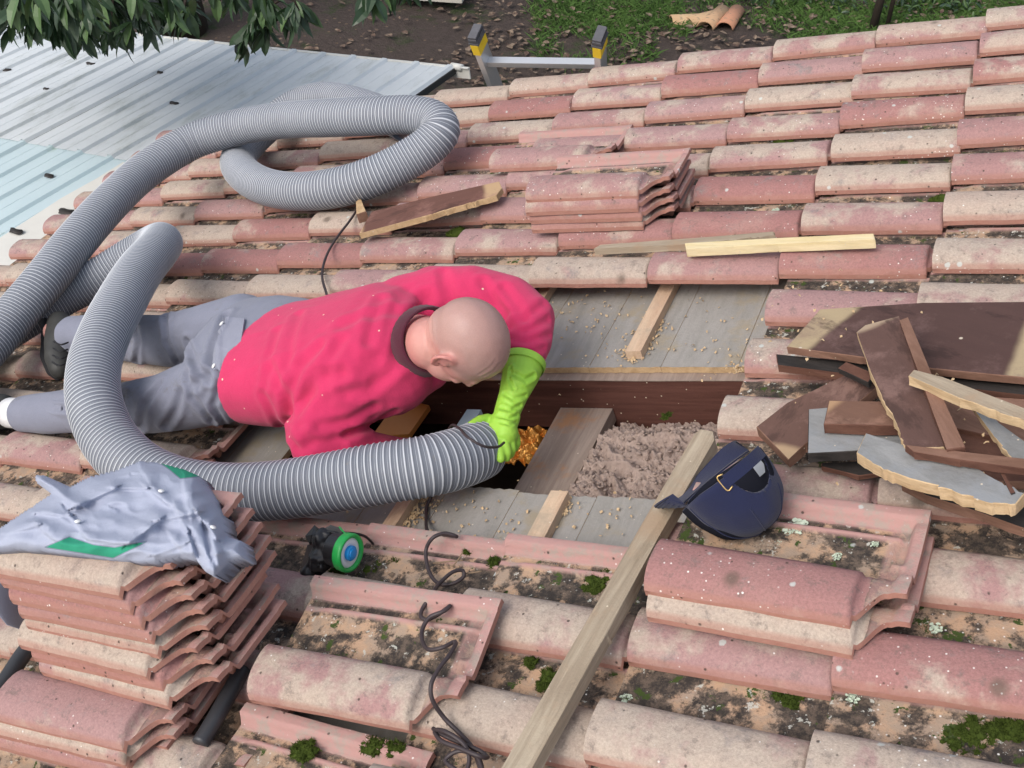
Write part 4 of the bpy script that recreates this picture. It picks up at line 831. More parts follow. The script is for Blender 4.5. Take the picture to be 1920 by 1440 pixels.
# ------------------------------------------------------------------ navy cap (upside down, back opening towards the viewer)
cap = thing('cap', 'navy baseball cap lying upside down on the two loose tiles', 'cap', T(1385, 985, .12))
A_ = CV(.62, .77, -.12); F_ = CV(-.42, .16, .90); F_ = F_ - A_ * (F_ @ A_); F_ /= np.linalg.norm(F_); S_ = np.cross(A_, F_)
if S_ @ CV(1, -1, 0) < 0: S_ = -S_
Cc = T(1352, 896, .19); cm = lambda s, f, a: Cc + S_ * s + F_ * f + A_ * a
RS, RF, HT = .088, .098, .118
def dome(sc, lip=0):
    V = []; F = []; nu, nv = 168, 44
    for j in range(nv + 1):
        ph = (math.pi / 2) * j / nv
        for i in range(nu):
            an = 2 * math.pi * i / nu; ph = (math.pi / 2) * j / nv; d_ = an - 1.5 * math.pi; g_ = math.hypot(d_ / .50, ph / .52)
            if .93 < g_ < 1.07 and ph > .02: an = 1.5 * math.pi + d_ / g_; ph = ph / g_
            q = math.cos(ph) ** .85 if j < nv else 0; wob = 1 + .02 * math.sin(an * 3 + j * .2) * math.sin(ph)
            V.append(cm(RS * sc * q * math.cos(an) * wob, RF * sc * q * math.sin(an) * wob, HT * sc * math.sin(ph) ** .95))
    def cut(i, j):                         # half-moon opening at the back (-F)
        an = 2 * math.pi * (i + .5) / nu; d = (an - 1.5 * math.pi); return (d / .50) ** 2 + ((j + .5) / nv * 1.5708 / .52) ** 2 < 1
    for j in range(nv):
        for i in range(nu):
            if not cut(i, j): F.append([j * nu + i, j * nu + (i + 1) % nu, (j + 1) * nu + (i + 1) % nu, (j + 1) * nu + i])
    return V, F
V, F = dome(1); V2, F2 = dome(.972); K = len(V)
rims = {}
for f in F:
    for a, b in zip(f, f[1:] + f[:1]): rims[(a, b)] = 1
ed = [(a, b) for (a, b) in rims if (b, a) not in rims]
FF = F + [[q + K for q in f[::-1]] for f in F2] + [[b, a, a + K, b + K] for a, b in ed]
V = np.array(V + V2); N = normals(V, FF); V = V + N * (nz(V, 9, (4, 4, 4)) * .011 + nz(V, 30) * .0018)[:, None]
# seams of the six panels
M['navy_shade'] = plain('cap_inside_shade', (.012, .013, .02), .95, .1)  # darker navy paints the shade into the inside of the crown
crown = mk('crown', V, FF, [M['navy'], M['navy_shade']], cap, smooth=True, fm=[0] * len(F) + [1] * len(F2) + [0] * len(ed))
for k in range(6):
    for sg in (0,):
        an = k * math.pi / 3 + math.pi / 6 + .52; P = [cm(RS * 1.004 * math.cos(ph) ** .85 * math.cos(an), RF * 1.004 * math.cos(ph) ** .85 * math.sin(an), HT * 1.004 * math.sin(ph) ** .95) for ph in np.linspace(.04 if abs(an % 6.283 - 4.71) > .55 else .56, 1.5, 24)]; tc_ = bvh(V, FF); P = [np.array(tc_.find_nearest(Vector(p))[0]) + (p - cm(0, 0, .03)) / np.linalg.norm(p - cm(0, 0, .03)) * .0002 for p in P]; mb = MB(); mb.tube(P, .0013, 6); mb.build('seam', M['navy'], crown, smooth=True)
P = [cm(RS * 1.0 * math.cos(a), RF * 1.0 * math.sin(a), .004) for a in np.linspace(1.5 * math.pi - .56, 1.5 * math.pi + .56, 24)]
V = []; nrm = [(p - cm(0, 0, .004)) / np.linalg.norm(p - cm(0, 0, .004)) for p in P]
for p, q in zip(P, nrm):
    for a, r in ((-.011, .004), (.011, .004), (.011, .001), (-.011, .001)): V.append(p + A_ * a + q * r)
F = [[i * 4 + k, i * 4 + 4 + k, i * 4 + 4 + (k + 1) % 4, i * 4 + (k + 1) % 4] for i in range(23) for k in range(4)] + [[0, 1, 2, 3], [95, 94, 93, 92]]
strap = mk('back_strap', V, F, M['navy'], cap, smooth=False)
def bk(an):
    p = cm(RS * math.cos(an) * 1.03, RF * math.sin(an) * 1.03, .004); t = cm(RS * math.cos(an + .04) * 1.03, RF * math.sin(an + .04) * 1.03, .004) - p; t /= np.linalg.norm(t)
    mb = MB(); mb.tube(spline([p + t * .007 - A_ * .013, p - t * .004 - A_ * .015, p - t * .006, p - t * .004 + A_ * .015, p + t * .007 + A_ * .013], .003), .0014, 8); mb.build('buckle', M['brass'], strap, smooth=True)
bk(1.5 * math.pi - .60 if (cm(RS * math.cos(1.5 * math.pi - .6), 0, 0) - Cc) @ CV(-1, 1, 0) > 0 else 1.5 * math.pi + .60)
V = []; nu, nw = 40, 12                     # visor
for i in range(nu + 1):
    an = math.pi * (.5 - .5) + math.pi * (i / nu); an = .02 * math.pi + .96 * math.pi * i / nu
    for j in range(nw + 1):
        w = j / nw; L = .066 * math.sin(math.pi * (.02 + .96 * i / nu)) ** .6
        s0, f0 = RS * math.cos(an), RF * math.sin(an); s1 = RS * (1 + .24 * min(1, min(i, nu - i) / nu / .16) ** .7) * math.cos(an); f1 = f0 + L; s_ = s0 + (s1 - s0) * w; f_ = f0 + (f1 - f0) * w
        V.append(cm(s_, f_, -.002 - w * (.014 + .014 * (s_ / RS) ** 2)))
n = nw + 1; F = [[i * n + j, (i + 1) * n + j, (i + 1) * n + j + 1, i * n + j + 1] for i in range(nu) for j in range(nw)]; K = len(V)
V2 = [v - A_ * .003 for v in V]; bd = [i * n for i in range(nu + 1)] + [nu * n + j for j in range(1, n)] + [i * n + nw for i in range(nu - 1, -1, -1)] + [j for j in range(nw - 1, 0, -1)]
F2 = F + [[q + K for q in f[::-1]] for f in F] + [[bd[i], bd[(i + 1) % len(bd)], bd[(i + 1) % len(bd)] + K, bd[i] + K] for i in range(len(bd))]
vis = mk('visor', V + V2, F2, M['navy'], cap, smooth=True)
for jj in (3, 6, 9, 11): mb = MB(); mb.tube(np.array([V[i * n + jj] for i in range(2, nu - 1)]) + A_ * .0004, .0009, 5); mb.build('stitching', M['navy'], vis, smooth=True)
M['tag'] = plain('pale_label', (.55, .6, .68), .5, .4)
p = cm(RS * .80 * math.cos(1.5 * math.pi + .9), RF * .80 * math.sin(1.5 * math.pi + .9), .022); mb = MB(); mb.obox(T(1424, 876, .17), (CV(.6, .75, .3), CV(.75, -.6, .1), CV(-.1, -.3, 1)), (.015, .010, .0012)); mb.build('care_label', M['tag'], cap)

# ------------------------------------------------------------------ respirator
rsp = thing('respirator', 'black half mask respirator with a green rimmed white filter on the tiles beside the stack', 'respirator', T(620, 1075, .02))
C0 = T(653, 1036, .075); ax = CV(.86, .12, -.50); e1 = np.cross(ax, (0, 0, 1)); e1 /= np.linalg.norm(e1); e2 = np.cross(e1, ax)
def ring(prof, n=48):                       # lathe along ax: (offset along ax, radius)
    V = []
    for o_, r in prof:
        for k in range(n): an = 2 * math.pi * k / n; V.append(C0 + ax * o_ + (e1 * math.cos(an) + e2 * math.sin(an)) * r)
    F = [[i * n + k, i * n + (k + 1) % n, (i + 1) * n + (k + 1) % n, (i + 1) * n + k] for i in range(len(prof) - 1) for k in range(n)]; return V, F
def rp_(name, prof, mat, par, cap0=True):
    V, F = ring(prof); n = 48; L = len(V)
    F += [list(range(n))[::-1], list(range(L - n, L))]; return mk(name, V, F, mat, par, smooth=False)
M['grn'] = plain('green_plastic', (.02, .36, .07), .35, .5); M['wht'] = plain('white_filter', (.78, .78, .80), .8, .2, .06, 60, .3); M['blu'] = plain('blue_plastic', (.01, .25, .62), .3, .5)
rp_('canister', [(-.045, .030), (-.04, .036), (-.012, .038), (-.010, .040)], M['blackpl'], rsp)
fr_ = mk('filter_ring', *ring([(-.010, .0415), (.004, .0425), (.009, .041), (.010, .038), (.008, .0335), (.002, .032)]), M['grn'], rsp, smooth=True)
rp_('filter_pad', [(.0005, .0322), (.003, .032), (.0045, .028), (.005, .022), (.003, .017)], M['wht'], rsp)
rp_('valve_cap', [(.002, .0165), (.010, .0165), (.012, .0145), (.0125, .011), (.0145, .0105), (.0155, .004)], M['blu'], rsp)
mb = MB(); q = lambda x, y, n: T(x, y, n)
mb.chain([(q(632, 1030, .06), .026), (q(612, 1035, .055), .032), (q(600, 1050, .05), .03)], 7); mb.ball(q(606, 1010, .085), (.03, .026, .02), (CV(.8, -.6, 0), CV(.6, .8, 0), CV(0, 0, 1)), 6)
mb.ball(q(585, 1065, .035), (.035, .022, .012), (CV(-.5, .85, 0), CV(.85, .5, 0), CV(0, 0, 1)), 6)
V, F = skinned(mb, .004, 2); V = V + normals(V, F) * ((np.abs(nz(V, 40)) * .010) - .003)[:, None]; mk('face_piece', V, F, M['blackpl'], rsp, smooth=True)
def flap(poly, nm='rubber_flap'):
    P = [q(*p) for p in poly]; n = len(P); c = sum(P) / n; V = P + [p - np.array((0, 0, .004)) + CV(0, 0, 1) * .003 for p in P] + [c + CV(0, 0, -1) * .008]; F = [[i, (i + 1) % n, 2 * n] for i in range(n)] + [list(range(n, 2 * n))[::-1]] + [[i, n + i, n + (i + 1) % n, (i + 1) % n] for i in range(n)]
    mk(nm, V, F, M['blackpl'], rsp)
flap([(576, 1022, .055), (590, 1018, .07), (598, 1060, .06), (585, 1078, .03), (557, 1087, .012), (566, 1060, .03)])
flap([(590, 985, .09), (600, 995, .1), (620, 984, .105), (640, 990, .10), (642, 1010, .085), (600, 1020, .085), (580, 1008, .075)])
flap([(600, 1070, .03), (632, 1076, .03), (600, 1083, .012), (560, 1087, .012)])
flap([(572, 1005, .08), (590, 984, .09), (598, 1000, .085), (580, 1020, .07)])
mb = MB(); mb.tube(spline([q(600, 995, .1), q(640, 1000, .09), q(660, 1000, .07), q(685, 1006, .04), q(700, 1020, .01)], .005), .003, 8); mb.build('head_strap', M['blackpl'], rsp, smooth=True)
mb = MB(); mb.tube(spline([q(636, 988, .1), q(645, 998, .095), q(652, 1004, .09)], .004), .002, 8); mb.build('green_cord', M['grn'], rsp, smooth=True)

s = Mt('grit', .95, .1); s.col(s.mix(s.noise(300, 2, .6), (.05, .035, .025), (.34, .25, .18))); M['grit'] = s.m
mb = MB()
for _ in range(1500):
    r = random.randint(-15, -7) if random.random() < .8 else random.randint(-7, 0); x, y = random.uniform(-2.6, .6), r * PV + random.choice((random.uniform(.128, .205), random.gauss(.14, .01)))
    if (math.floor(x / PU), r) in MISSING or (math.floor(x / PU - .15), r) in MISSING: continue
    w = random.uniform(.0015, .0055); p = np.array((x, y, -.022 + .021 * max(0, 1 - (x % PU) / .4))); V_ = [p + np.array((random.gauss(0, w), random.gauss(0, w), random.uniform(0, w * 1.2))) for _q in range(4)]; mb.add(V_, [(0, 1, 2), (0, 3, 1), (1, 3, 2), (2, 3, 0)])
o = mk('grit', mb.V, mb.F, M['grit'], org=(-.6, -2.2, 0)); setp(o, 'crumbs of dirt and broken clay lying in the tile channels', 'grit', kind='stuff')

# ------------------------------------------------------------------ jacket on the stack: folded cloth with thickness
def inpoly(x, y, poly):
    c = False
    for (a, b), (d, e) in zip(poly, poly[1:] + poly[:1]):
        if (b > y) != (e > y) and x < (d - a) * (y - b) / (e - b) + a: c = not c
    return c
OUT = [(-30, 1010), (20, 975), (62, 948), (95, 925), (68, 905), (64, 892), (78, 889), (130, 912), (170, 893), (215, 882), (262, 864), (300, 868), (345, 880), (372, 892), (398, 930), (418, 970), (424, 1005), (452, 1014), (458, 1046), (430, 1054), (418, 1068), (402, 1082), (385, 1072), (368, 1050), (340, 1046), (290, 1056), (215, 1050), (150, 1042), (90, 1034), (30, 1030), (-30, 1034)]
GR1 = [(85, 1026), (130, 1007), (175, 1022), (215, 1027), (275, 1015), (262, 1022), (212, 1046), (150, 1036)]; GR2 = [(292, 862), (330, 864), (352, 872), (374, 893), (338, 897), (318, 880)]
RG = [((142, 950), (215, 915), 9, .020), ((215, 915), (275, 915), 8, .016), ((275, 915), (330, 955), 7, .014), ((70, 895), (145, 945), 10, .018), ((240, 1020), (300, 975), 7, .018), ((300, 975), (370, 962), 8, .018), ((370, 962), (408, 1010), 8, .022), ((60, 960), (130, 965), 8, .013), ((130, 965), (165, 1010), 7, .012), ((165, 1010), (250, 1018), 9, .014),
      ((345, 900), (352, 950), 9, .014), ((330, 955), (350, 1000), 7, .010), ((10, 1000), (70, 985), 8, .012), ((70, 985), (100, 1010), 7, .010), ((-20, 985), (60, 965), 9, .012), ((320, 1005), (345, 1035), 7, .012), ((290, 1040), (345, 1020), 9, .012), ((395, 1000), (410, 1060), 8, .016), ((180, 900), (240, 890), 10, .012), ((262, 870), (300, 930), 12, .010), ((355, 1000), (372, 1045), 5, -.022), ((380, 985), (392, 1040), 6, -.02), ((120, 950), (145, 975), 4, -.014), ((228, 958), (340, 1000), 14, -.008)]
def sdist(x, y, a, b):
    dx, dy = b[0] - a[0], b[1] - a[1]; t = max(0, min(1, ((x - a[0]) * dx + (y - a[1]) * dy) / (dx * dx + dy * dy))); px_, py_ = a[0] + dx * t - x, a[1] + dy * t - y; return math.hypot(px_, py_), (dx * py_ - dy * px_)
def edged(x, y): return min(sdist(x, y, a, b)[0] for a, b in zip(OUT, OUT[1:] + OUT[:1]))
def near(x, y):
    best = (1e9, None)
    for a, b in zip(OUT, OUT[1:] + OUT[:1]):
        dx, dy = b[0] - a[0], b[1] - a[1]; t = max(0, min(1, ((x - a[0]) * dx + (y - a[1]) * dy) / (dx * dx + dy * dy))); p = (a[0] + dx * t, a[1] + dy * t); d = math.hypot(p[0] - x, p[1] - y)
        if d < best[0]: best = (d, p)
    return best
s = Mt('two_tone_cloth', .92, .12); base = s.mix(s.noise(10, 4, .6), (.33, .36, .455), (.40, .43, .53)); base = s.mix(s.step(s.attr('gr'), -.6, .6), base, s.mix(s.noise(40, 4, .6), (.03, .25, .15), (.045, .32, .20)))
base = s.mix(s.math('MULTIPLY', s.step(s.math('ABSOLUTE', s.math('ADD', s.attr('gr'), .8)), 1.1, .5), .6), base, (.12, .14, .2))
base = s.mix(.3, base, s.mix(s.noise(500, 2, .7), (.6, .6, .6), (1.3, 1.3, 1.3)), 'MULTIPLY'); s.col(base); s.bump(s.math('ADD', s.noise(500, 2, .7), s.math('MULTIPLY', s.noise(30, 4, .6), 3)), .002, .5); M['jacket2'] = s.m
st_ = 2.4; idx = {}; V = []; gm = []
for iy in range(0, 98):
    for ix in range(0, 212):
        x, y = -36 + ix * st_, 858 + iy * st_
        if not inpoly(x, y, OUT): continue
        e, npt = near(x, y)
        if e < 1.7: x, y = npt; e = 0
        k = 1 - math.exp(-(e / 14)); h = 0
        for a, b, w, hh in RG:
            d, sg = sdist(x, y, a, b); ww = w * (1.8 if sg > 0 else .45); h += .85 * hh * math.exp(-(d / ww) ** 2)
        n_ = mnoise.noise(Vector((x * .016, y * .03, 1))) * .010 + mnoise.noise(Vector((x * .03 + y * .02, y * .05 - x * .01, 5))) * .003 + (1 - abs(mnoise.noise(Vector((x * .012 + y * .03, y * .022 - x * .012, 9)))) * 3) * .004
        base = .385 + .035 * max(0, min(1, (300 - x) / 200)) - .03 * max(0, min(1, (x - 360) / 60))            # lies on the stack, sagging off its left side
        V.append(T(x, y, base + k * (.030 + h * .62 + n_))); idx[(ix, iy)] = len(V) - 1; gm.append(max((1 if inpoly(x, y, g_) else -1) * min(sdist(x, y, a, b)[0] for a, b in zip(g_, g_[1:] + g_[:1])) for g_ in (GR1, GR2)))
F = []; fm = []
for (ix, iy), i in idx.items():
    q = [idx.get(t) for t in ((ix + 1, iy), (ix + 1, iy + 1), (ix, iy + 1))]
    if None not in q: F.append([i, q[2], q[1], q[0]]); fm.append(0)
    elif q[0] is not None and q[1] is not None: F.append([i, q[1], q[0]]); fm.append(0)
    elif q[2] is not None and q[1] is not None: F.append([i, q[2], q[1]]); fm.append(0)
V = np.array(V); N = normals(V, F); K = len(V)
if N.mean(0)[2] < 0: F = [f[::-1] for f in F]; N = -N
V2 = V - N * .004; es = {}
for f in F:
    for a, b in zip(f, f[1:] + f[:1]): es[(a, b)] = 1
F2 = F + [[q + K for q in f[::-1]] for f in F]; fm2 = fm + fm
# hems drop from the outline to the stack below
bedge = [(a, b) for a, b in es if (b, a) not in es]; drop = {}
VV = np.vstack([V, V2]).tolist(); gx = gm + gm
for a, b in bedge:
    for q in (a, b):
        if q not in drop: drop[q] = len(VV); c0 = V[q]; gx.append(gm[q]); VV.append([c0[0] * 1.0, c0[1] + .016, c0[2] - .034])
    F2.append([b, a, drop[a], drop[b]]); fm2.append(0); F2.append([a + K, b + K, drop[b], drop[a]]); fm2.append(0)
jk = mk('jacket', VV, F2, M['jacket2'], org=T(200, 1000, .36), smooth=True, attrs={'gr': gx}); setp(jk, 'crumpled pale grey blue work jacket with green trim thrown over the tile stack', 'jacket')
tj = bvh(np.array(VV), F2)
for x, y in ((302, 924), (398, 992), (146, 981)): stud('button', x, y, tj, M['button'], jk, .006, .003)
# sleeve corner hanging down behind the stack's left end
mb = MB(); P_ = [T(-30, 1060, .34), T(5, 1105, .28), T(28, 1150, .2), T(45, 1172, .15)]
mb.loft([(P_[0], (0, .05, 0), (.01, 0, .01)), (P_[1], (0, .04, 0), (.012, 0, .01)), (P_[2], (0, .028, .005), (.008, 0, .006)), (P_[3], (0, .012, 0), (.004, 0, .003))], 20); mb.build('sleeve', M['jacket'], jk, smooth=True)

# ------------------------------------------------------------------ ground (world frame)
GZ = -3.1
s = Mt('soil', .95, .15); n1 = s.noise(.9, 5, .65); c = s.mix(s.noise(14, 7, .75), (.045, .036, .032), (.15, .115, .10))
c = s.mix(s.step(s.noise(1.6, 6, .7), .52, .66), c, (.055, .085, .03)); lf = s.vor(16); c = s.mix(s.math('MULTIPLY', s.step(lf, .3, .22), s.math('GREATER_THAN', s.vor(16, out='Color'), .74)), c, (.20, .14, .10))
s.col(c); s.bump(s.noise(22, 8, .75), .05, 1); M['soil'] = s.m
nx = 120; V = []; 
for i in range(nx):
    for j in range(nx):
        tx, ty = i / (nx - 1) * 2 - 1, j / (nx - 1) * 2 - 1; x, y = 60 * tx * abs(tx) ** 1.3 - 2, 60 * ty * abs(ty) ** 1.3 + 5; V.append((x, y, GZ + .05 * mnoise.noise(Vector((x * .5, y * .5, 0)))))
F = [[i * nx + j, (i + 1) * nx + j, (i + 1) * nx + j + 1, i * nx + j + 1] for i in range(nx - 1) for j in range(nx - 1)]
g = mk('ground', V, F, M['soil'], org=(0, 0, GZ), frame='world', smooth=True); g['kind'] = 'structure'
def gz(x, y): return GZ + .05 * mnoise.noise(Vector((x * .5, y * .5, 0)))
s = Mt('grass_blade', .7, .3); s.col(s.mix(s.noise(2.5, 4, .6), (.04, .10, .02), (.12, .21, .05))); M['grass'] = s.m
V = []; F = []; rs = random.Random(11)
def inshade(px_, py_):                     # patches where grass grows, told by ground position
    return 0
cnt = 0
while cnt < 46000:
    px_, py_ = rs.uniform(880, 1990), rs.uniform(-60, 140); p = Wd(px_, py_, GZ); x, y = p[0], p[1]
    d = mnoise.noise(Vector((x * .75 + 2.2, y * .6, 3))) + .5 * mnoise.noise(Vector((x * 2.1, y * 2.1, 7)))
    if px_ < 1050: d -= (1050 - px_) * .0032
    if 1230 < px_ < 1560 and py_ > 45: d -= .28
    if px_ > 1180 and px_ < 1480 and py_ < 45 : d -= .22
    if 1000 < px_ < 1290 and py_ < 130: d += .30
    if px_ > 1450: d += .12
    cnt += 1
    if rs.random() > .5 + d * 1.9: continue
    h = rs.uniform(.03, .085); a = rs.uniform(0, 6.3); w = .0045; lx, ly = rs.gauss(0, .025), rs.gauss(0, .025); z0 = gz(x, y); c_, s_ = math.cos(a) * w, math.sin(a) * w; k = len(V)
    V += [(x - c_, y - s_, z0), (x + c_, y + s_, z0), (x + lx + c_ * .5, y + ly + s_ * .5, z0 + h * .65), (x + lx * 2.2, y + ly * 2.2, z0 + h)]; F += [(k, k + 1, k + 2), (k, k + 2, k + 3)]
o = mk('grass', V, F, M['grass'], org=(0, 5, GZ), frame='world'); setp(o, 'patchy green grass growing behind the house', 'grass', kind='stuff')
s = Mt('dead_leaf', .8, .3); s.col(s.mix(s.step(s.noise(1.9, 3, .6, s.map((9, 9, 9))), .35, .65), (.09, .055, .042), (.24, .18, .13))); M['leaf_dead'] = s.m
V = []; F = []
def leaf(p, L, w, a, tl, out_v, out_f, rs=rs, curl=.25):
    d = np.array((math.cos(a) * math.cos(tl), math.sin(a) * math.cos(tl), math.sin(tl))); e = np.array((-math.sin(a), math.cos(a), rs.uniform(-.3, .3))); up = np.cross(d, e); k = len(out_v)
    out_v += [tuple(p), tuple(p + d * L * .35 + e * w + up * w * curl), tuple(p + d * L * .35 - e * w + up * w * curl), tuple(p + d * L * .72 + e * w * .75 + up * w * curl), tuple(p + d * L * .72 - e * w * .75 + up * w * curl), tuple(p + d * L), tuple(p + d * L * .35), tuple(p + d * L * .72)]
    out_f += [(k, k + 1, k + 6), (k, k + 6, k + 2), (k + 1, k + 3, k + 7, k + 6), (k + 6, k + 7, k + 4, k + 2), (k + 3, k + 5, k + 7), (k + 7, k + 5, k + 4)]
for _ in range(2100):
    px_, py_ = rs.uniform(500, 1990), rs.uniform(-60, 175)
    if px_ < 850 and rs.random() < .72: continue
    p = Wd(px_, py_, GZ); x, y = p[0], p[1]; L = rs.uniform(.04, .10); leaf(np.array((x, y, gz(x, y) + rs.uniform(.012, .05))), L, L * rs.uniform(.22, .38), rs.uniform(0, 6.3), rs.uniform(-.2, .35), V, F)
o = mk('dead_leaves', V, F, M['leaf_dead'], org=(0, 5, GZ), frame='world'); setp(o, 'brown dead leaves littering the soil and grass', 'leaves', kind='stuff')
# four half round tiles lying in the grass
s = Mt('old_canal_tile', .85, .25); oi = s.n('ShaderNodeObjectInfo'); c = s.mix(s.noise(7, 5, .65), (.42, .26, .14), (.60, .44, .27)); c = s.mix(oi.outputs['Color'], c, (.50, .24, .15)); c = s.mix(s.step(s.noise(16, 5, .7), .55, .7), c, (.2, .17, .12)); s.col(c); s.bump(s.noise(60, 4, .7), .004, .6); M['canal'] = s.m
V = []; n = 14
for L_, sc2 in ((0, 1), (.25, .93), (.5, .86)):
    for q in range(n + 1): an = math.pi * q / n; V.append((math.cos(an) * .095 * sc2, L_, math.sin(an) * .075 * sc2))
for L_, sc2 in ((0, 1), (.25, .93), (.5, .86)):
    for q in range(n + 1): an = math.pi * q / n; V.append((math.cos(an) * .082 * sc2, L_, math.sin(an) * .062 * sc2))
m_ = n + 1; F = [[i * m_ + q, i * m_ + q + 1, (i + 1) * m_ + q + 1, (i + 1) * m_ + q] for i in range(2) for q in range(n)]; K = 3 * m_
F = F + [[q + K for q in f[::-1]] for f in F] + [[q + 1, q, q + K, q + 1 + K] for q in range(n)] + [[2 * m_ + q, 2 * m_ + q + 1, 2 * m_ + q + 1 + K, 2 * m_ + q + K] for q in range(n)]
F += [[i * m_, (i + 1) * m_, (i + 1) * m_ + K, i * m_ + K] for i in range(2)] + [[(i + 1) * m_ + n, i * m_ + n, i * m_ + n + K, (i + 1) * m_ + n + K] for i in range(2)]
ct = bpy.data.meshes.new('canal_tile'); ct.from_pydata(V, [], F); ct.materials.append(M['canal']); ct.polygons.foreach_set('use_smooth', [True] * len(ct.polygons))
for (x, y), a, c_, lab in (((1258, 42), -1.05, .0, 'leftmost pale half round tile lying on the soil beyond the roof'), ((1290, 46), -.62, .1, 'second half round tile from the left, overlapping the leftmost'), ((1322, 53), -.12, .25, 'third pale orange half round tile lying in the grass'), ((1358, 54), -.02, .9, 'rightmost and reddest half round tile in the grass')):
    p = Wd(x, y, GZ + .04); o = bpy.data.objects.new('canal_tile', ct); COL.objects.link(o); o.matrix_world = Matrix.Translation(Vector(p.tolist())) @ Matrix.Rotation(a, 4, 'Z') @ Matrix.Scale(.95, 4); o.color = (c_, c_, c_, 1); setp(o, lab, 'tile', 'half round tiles lying on the ground')
p = Wd(806, -6, GZ); mb = MB(); mb.obox((p[0], p[1], GZ + .1), ((.98, .2, 0), (-.2, .98, 0), (0, 0, 1)), (.42, .3, .02)); o = mb.build('white_panel', plain('old_white_panel', (.52, .50, .44), .6, .3, .12, 5), frame='world'); setp(o, 'pale weathered panel lying on the soil at the top edge', 'panel')

# ------------------------------------------------------------------ metal roof of the lean-to
s = Mt('ribbed_sheet', .38, .5); n_ = s.noise(2.5, 4, .6); c = s.mix(n_, (.52, .56, .585), (.64, .67, .68)); c = s.mix(s.step(s.noise(5, 7, .78, s.map((1, .3, 1))), .48, .7), c, (.40, .43, .42))
c = s.mix(s.math('MULTIPLY', s.step(s.noise(30, 5, .8), .66, .74), .5), c, (.22, .2, .17)); s.col(c); s.rough(s.mix(s.noise(6, 4), (.32, .32, .32), (.6, .6, .6))); M['sheet'] = s.m
s = Mt('pale_blue_sheet', .4, .5); c = s.mix(s.noise(2.5, 4, .6), (.46, .58, .62), (.56, .67, .69)); c = s.mix(s.step(s.noise(3.0, 5, .7), .6, .75), c, (.36, .47, .40)); s.col(c); M['sheet2'] = s.m
M['zinc'] = plain('white_flashing', (.66, .65, .60), .5, .4, .1, 9)
P0 = np.array((-2.88, 2.075, -1.45)); dR = np.array((.1155, .99285, -.0298)); dR /= np.linalg.norm(dR); eL = -np.array((.9851, -.1146, .13)); eL /= np.linalg.norm(eL); nR = np.cross(dR, eL); nR *= np.sign(nR[2])
shed = thing('ribbed_roof', 'pale ribbed metal roof of the lean-to below the tiles', 'metal roof', P0 - dR * 2, frame='world')
def sheet(l0, l1, d0, d1, mat, dz=0.0, nm='ribbed_sheet'):
    V = []; F = []; pr = []; l = l0; W2 = .245
    while l < l1 - 1e-6:
        for a, h in ((0, 0), (.003, .0), (.014, .017), (.044, .017), (.058, 0), (.145, 0), (.150, .003), (.156, .003), (.161, 0)):
            if l + a <= l1: pr.append((l + a, h))
        l += W2
    pr.append((l1, 0)); ds = np.linspace(d0, d1, 12)
    for d in ds:
        for (a, h) in pr: V.append(P0 + eL * a - dR * d + nR * (h + dz + .002 * mnoise.noise(Vector((a * 3, d * 2, 0)))))
    m = len(pr); F = [[i * m + j, (i + 1) * m + j, (i + 1) * m + j + 1, i * m + j + 1] for i in range(len(ds) - 1) for j in range(m - 1)]; K = len(V); V2 = [v - nR * .0015 for v in V]
    F2 = [[q + K for q in f[::-1]] for f in F]; F3 = [[j, j + 1, j + 1 + K, j + K] for j in range(m - 1)] + [[(len(ds) - 1) * m + j + 1, (len(ds) - 1) * m + j, (len(ds) - 1) * m + j + K, (len(ds) - 1) * m + j + 1 + K] for j in range(m - 1)] + [[(i + 1) * m, i * m, i * m + K, (i + 1) * m + K] for i in range(len(ds) - 1)]
    Q = np.array(V + V2) @ MR3 if False else np.array(V + V2); return mk(nm, Q, F + F2 + F3, mat, shed, frame='world')
for i in range(8):
    sheet(i * .98, i * .98 + .977, 0 if i < 5 else .0, 1.66, M['sheet'], .000 if i % 2 else .0015); sheet(i * .98, i * .98 + .977, 1.60, 6.5, M['sheet2'], -.006)
mb = MB(); c0 = P0 + eL * 3.9 + dR * .012; mb.obox(c0 - nR * .03, (eL, dR, nR), (4.0, .004, .035)); mb.obox(P0 + eL * 3.9 + dR * .006 + nR * .004, (eL, dR, nR), (4.0, .012, .002)); mb.build('edge_trim', M['zinc'], shed, frame='world')
mb = MB(); mb.obox(P0 - eL * .004 - dR * 2.5 - nR * .02, (dR, eL, nR), (2.5, .003, .018)); mb.build('dark_fascia', plain('dark_fascia', (.03, .03, .03), .7), shed, frame='world')
mb = MB(); mb.tube([P0 - eL * .05 + dR * .01 - nR * .0, P0 + eL * .03 + dR * .02 - nR * .0], .022, 14); mb.build('gutter_end', M['zinc'], shed, frame='world', smooth=True)
mb = MB()
for a, b in ((.15, .2), (6.5, .2), (.15, 5), (6.5, 5)): mb = MB(); q = P0 + eL * a - dR * b; mb.box((q[0] - .05, q[1] - .05, GZ - .1), (q[0] + .05, q[1] + .05, q[2] - .02)); mb.build('post', M['rafter'], shed, frame='world')
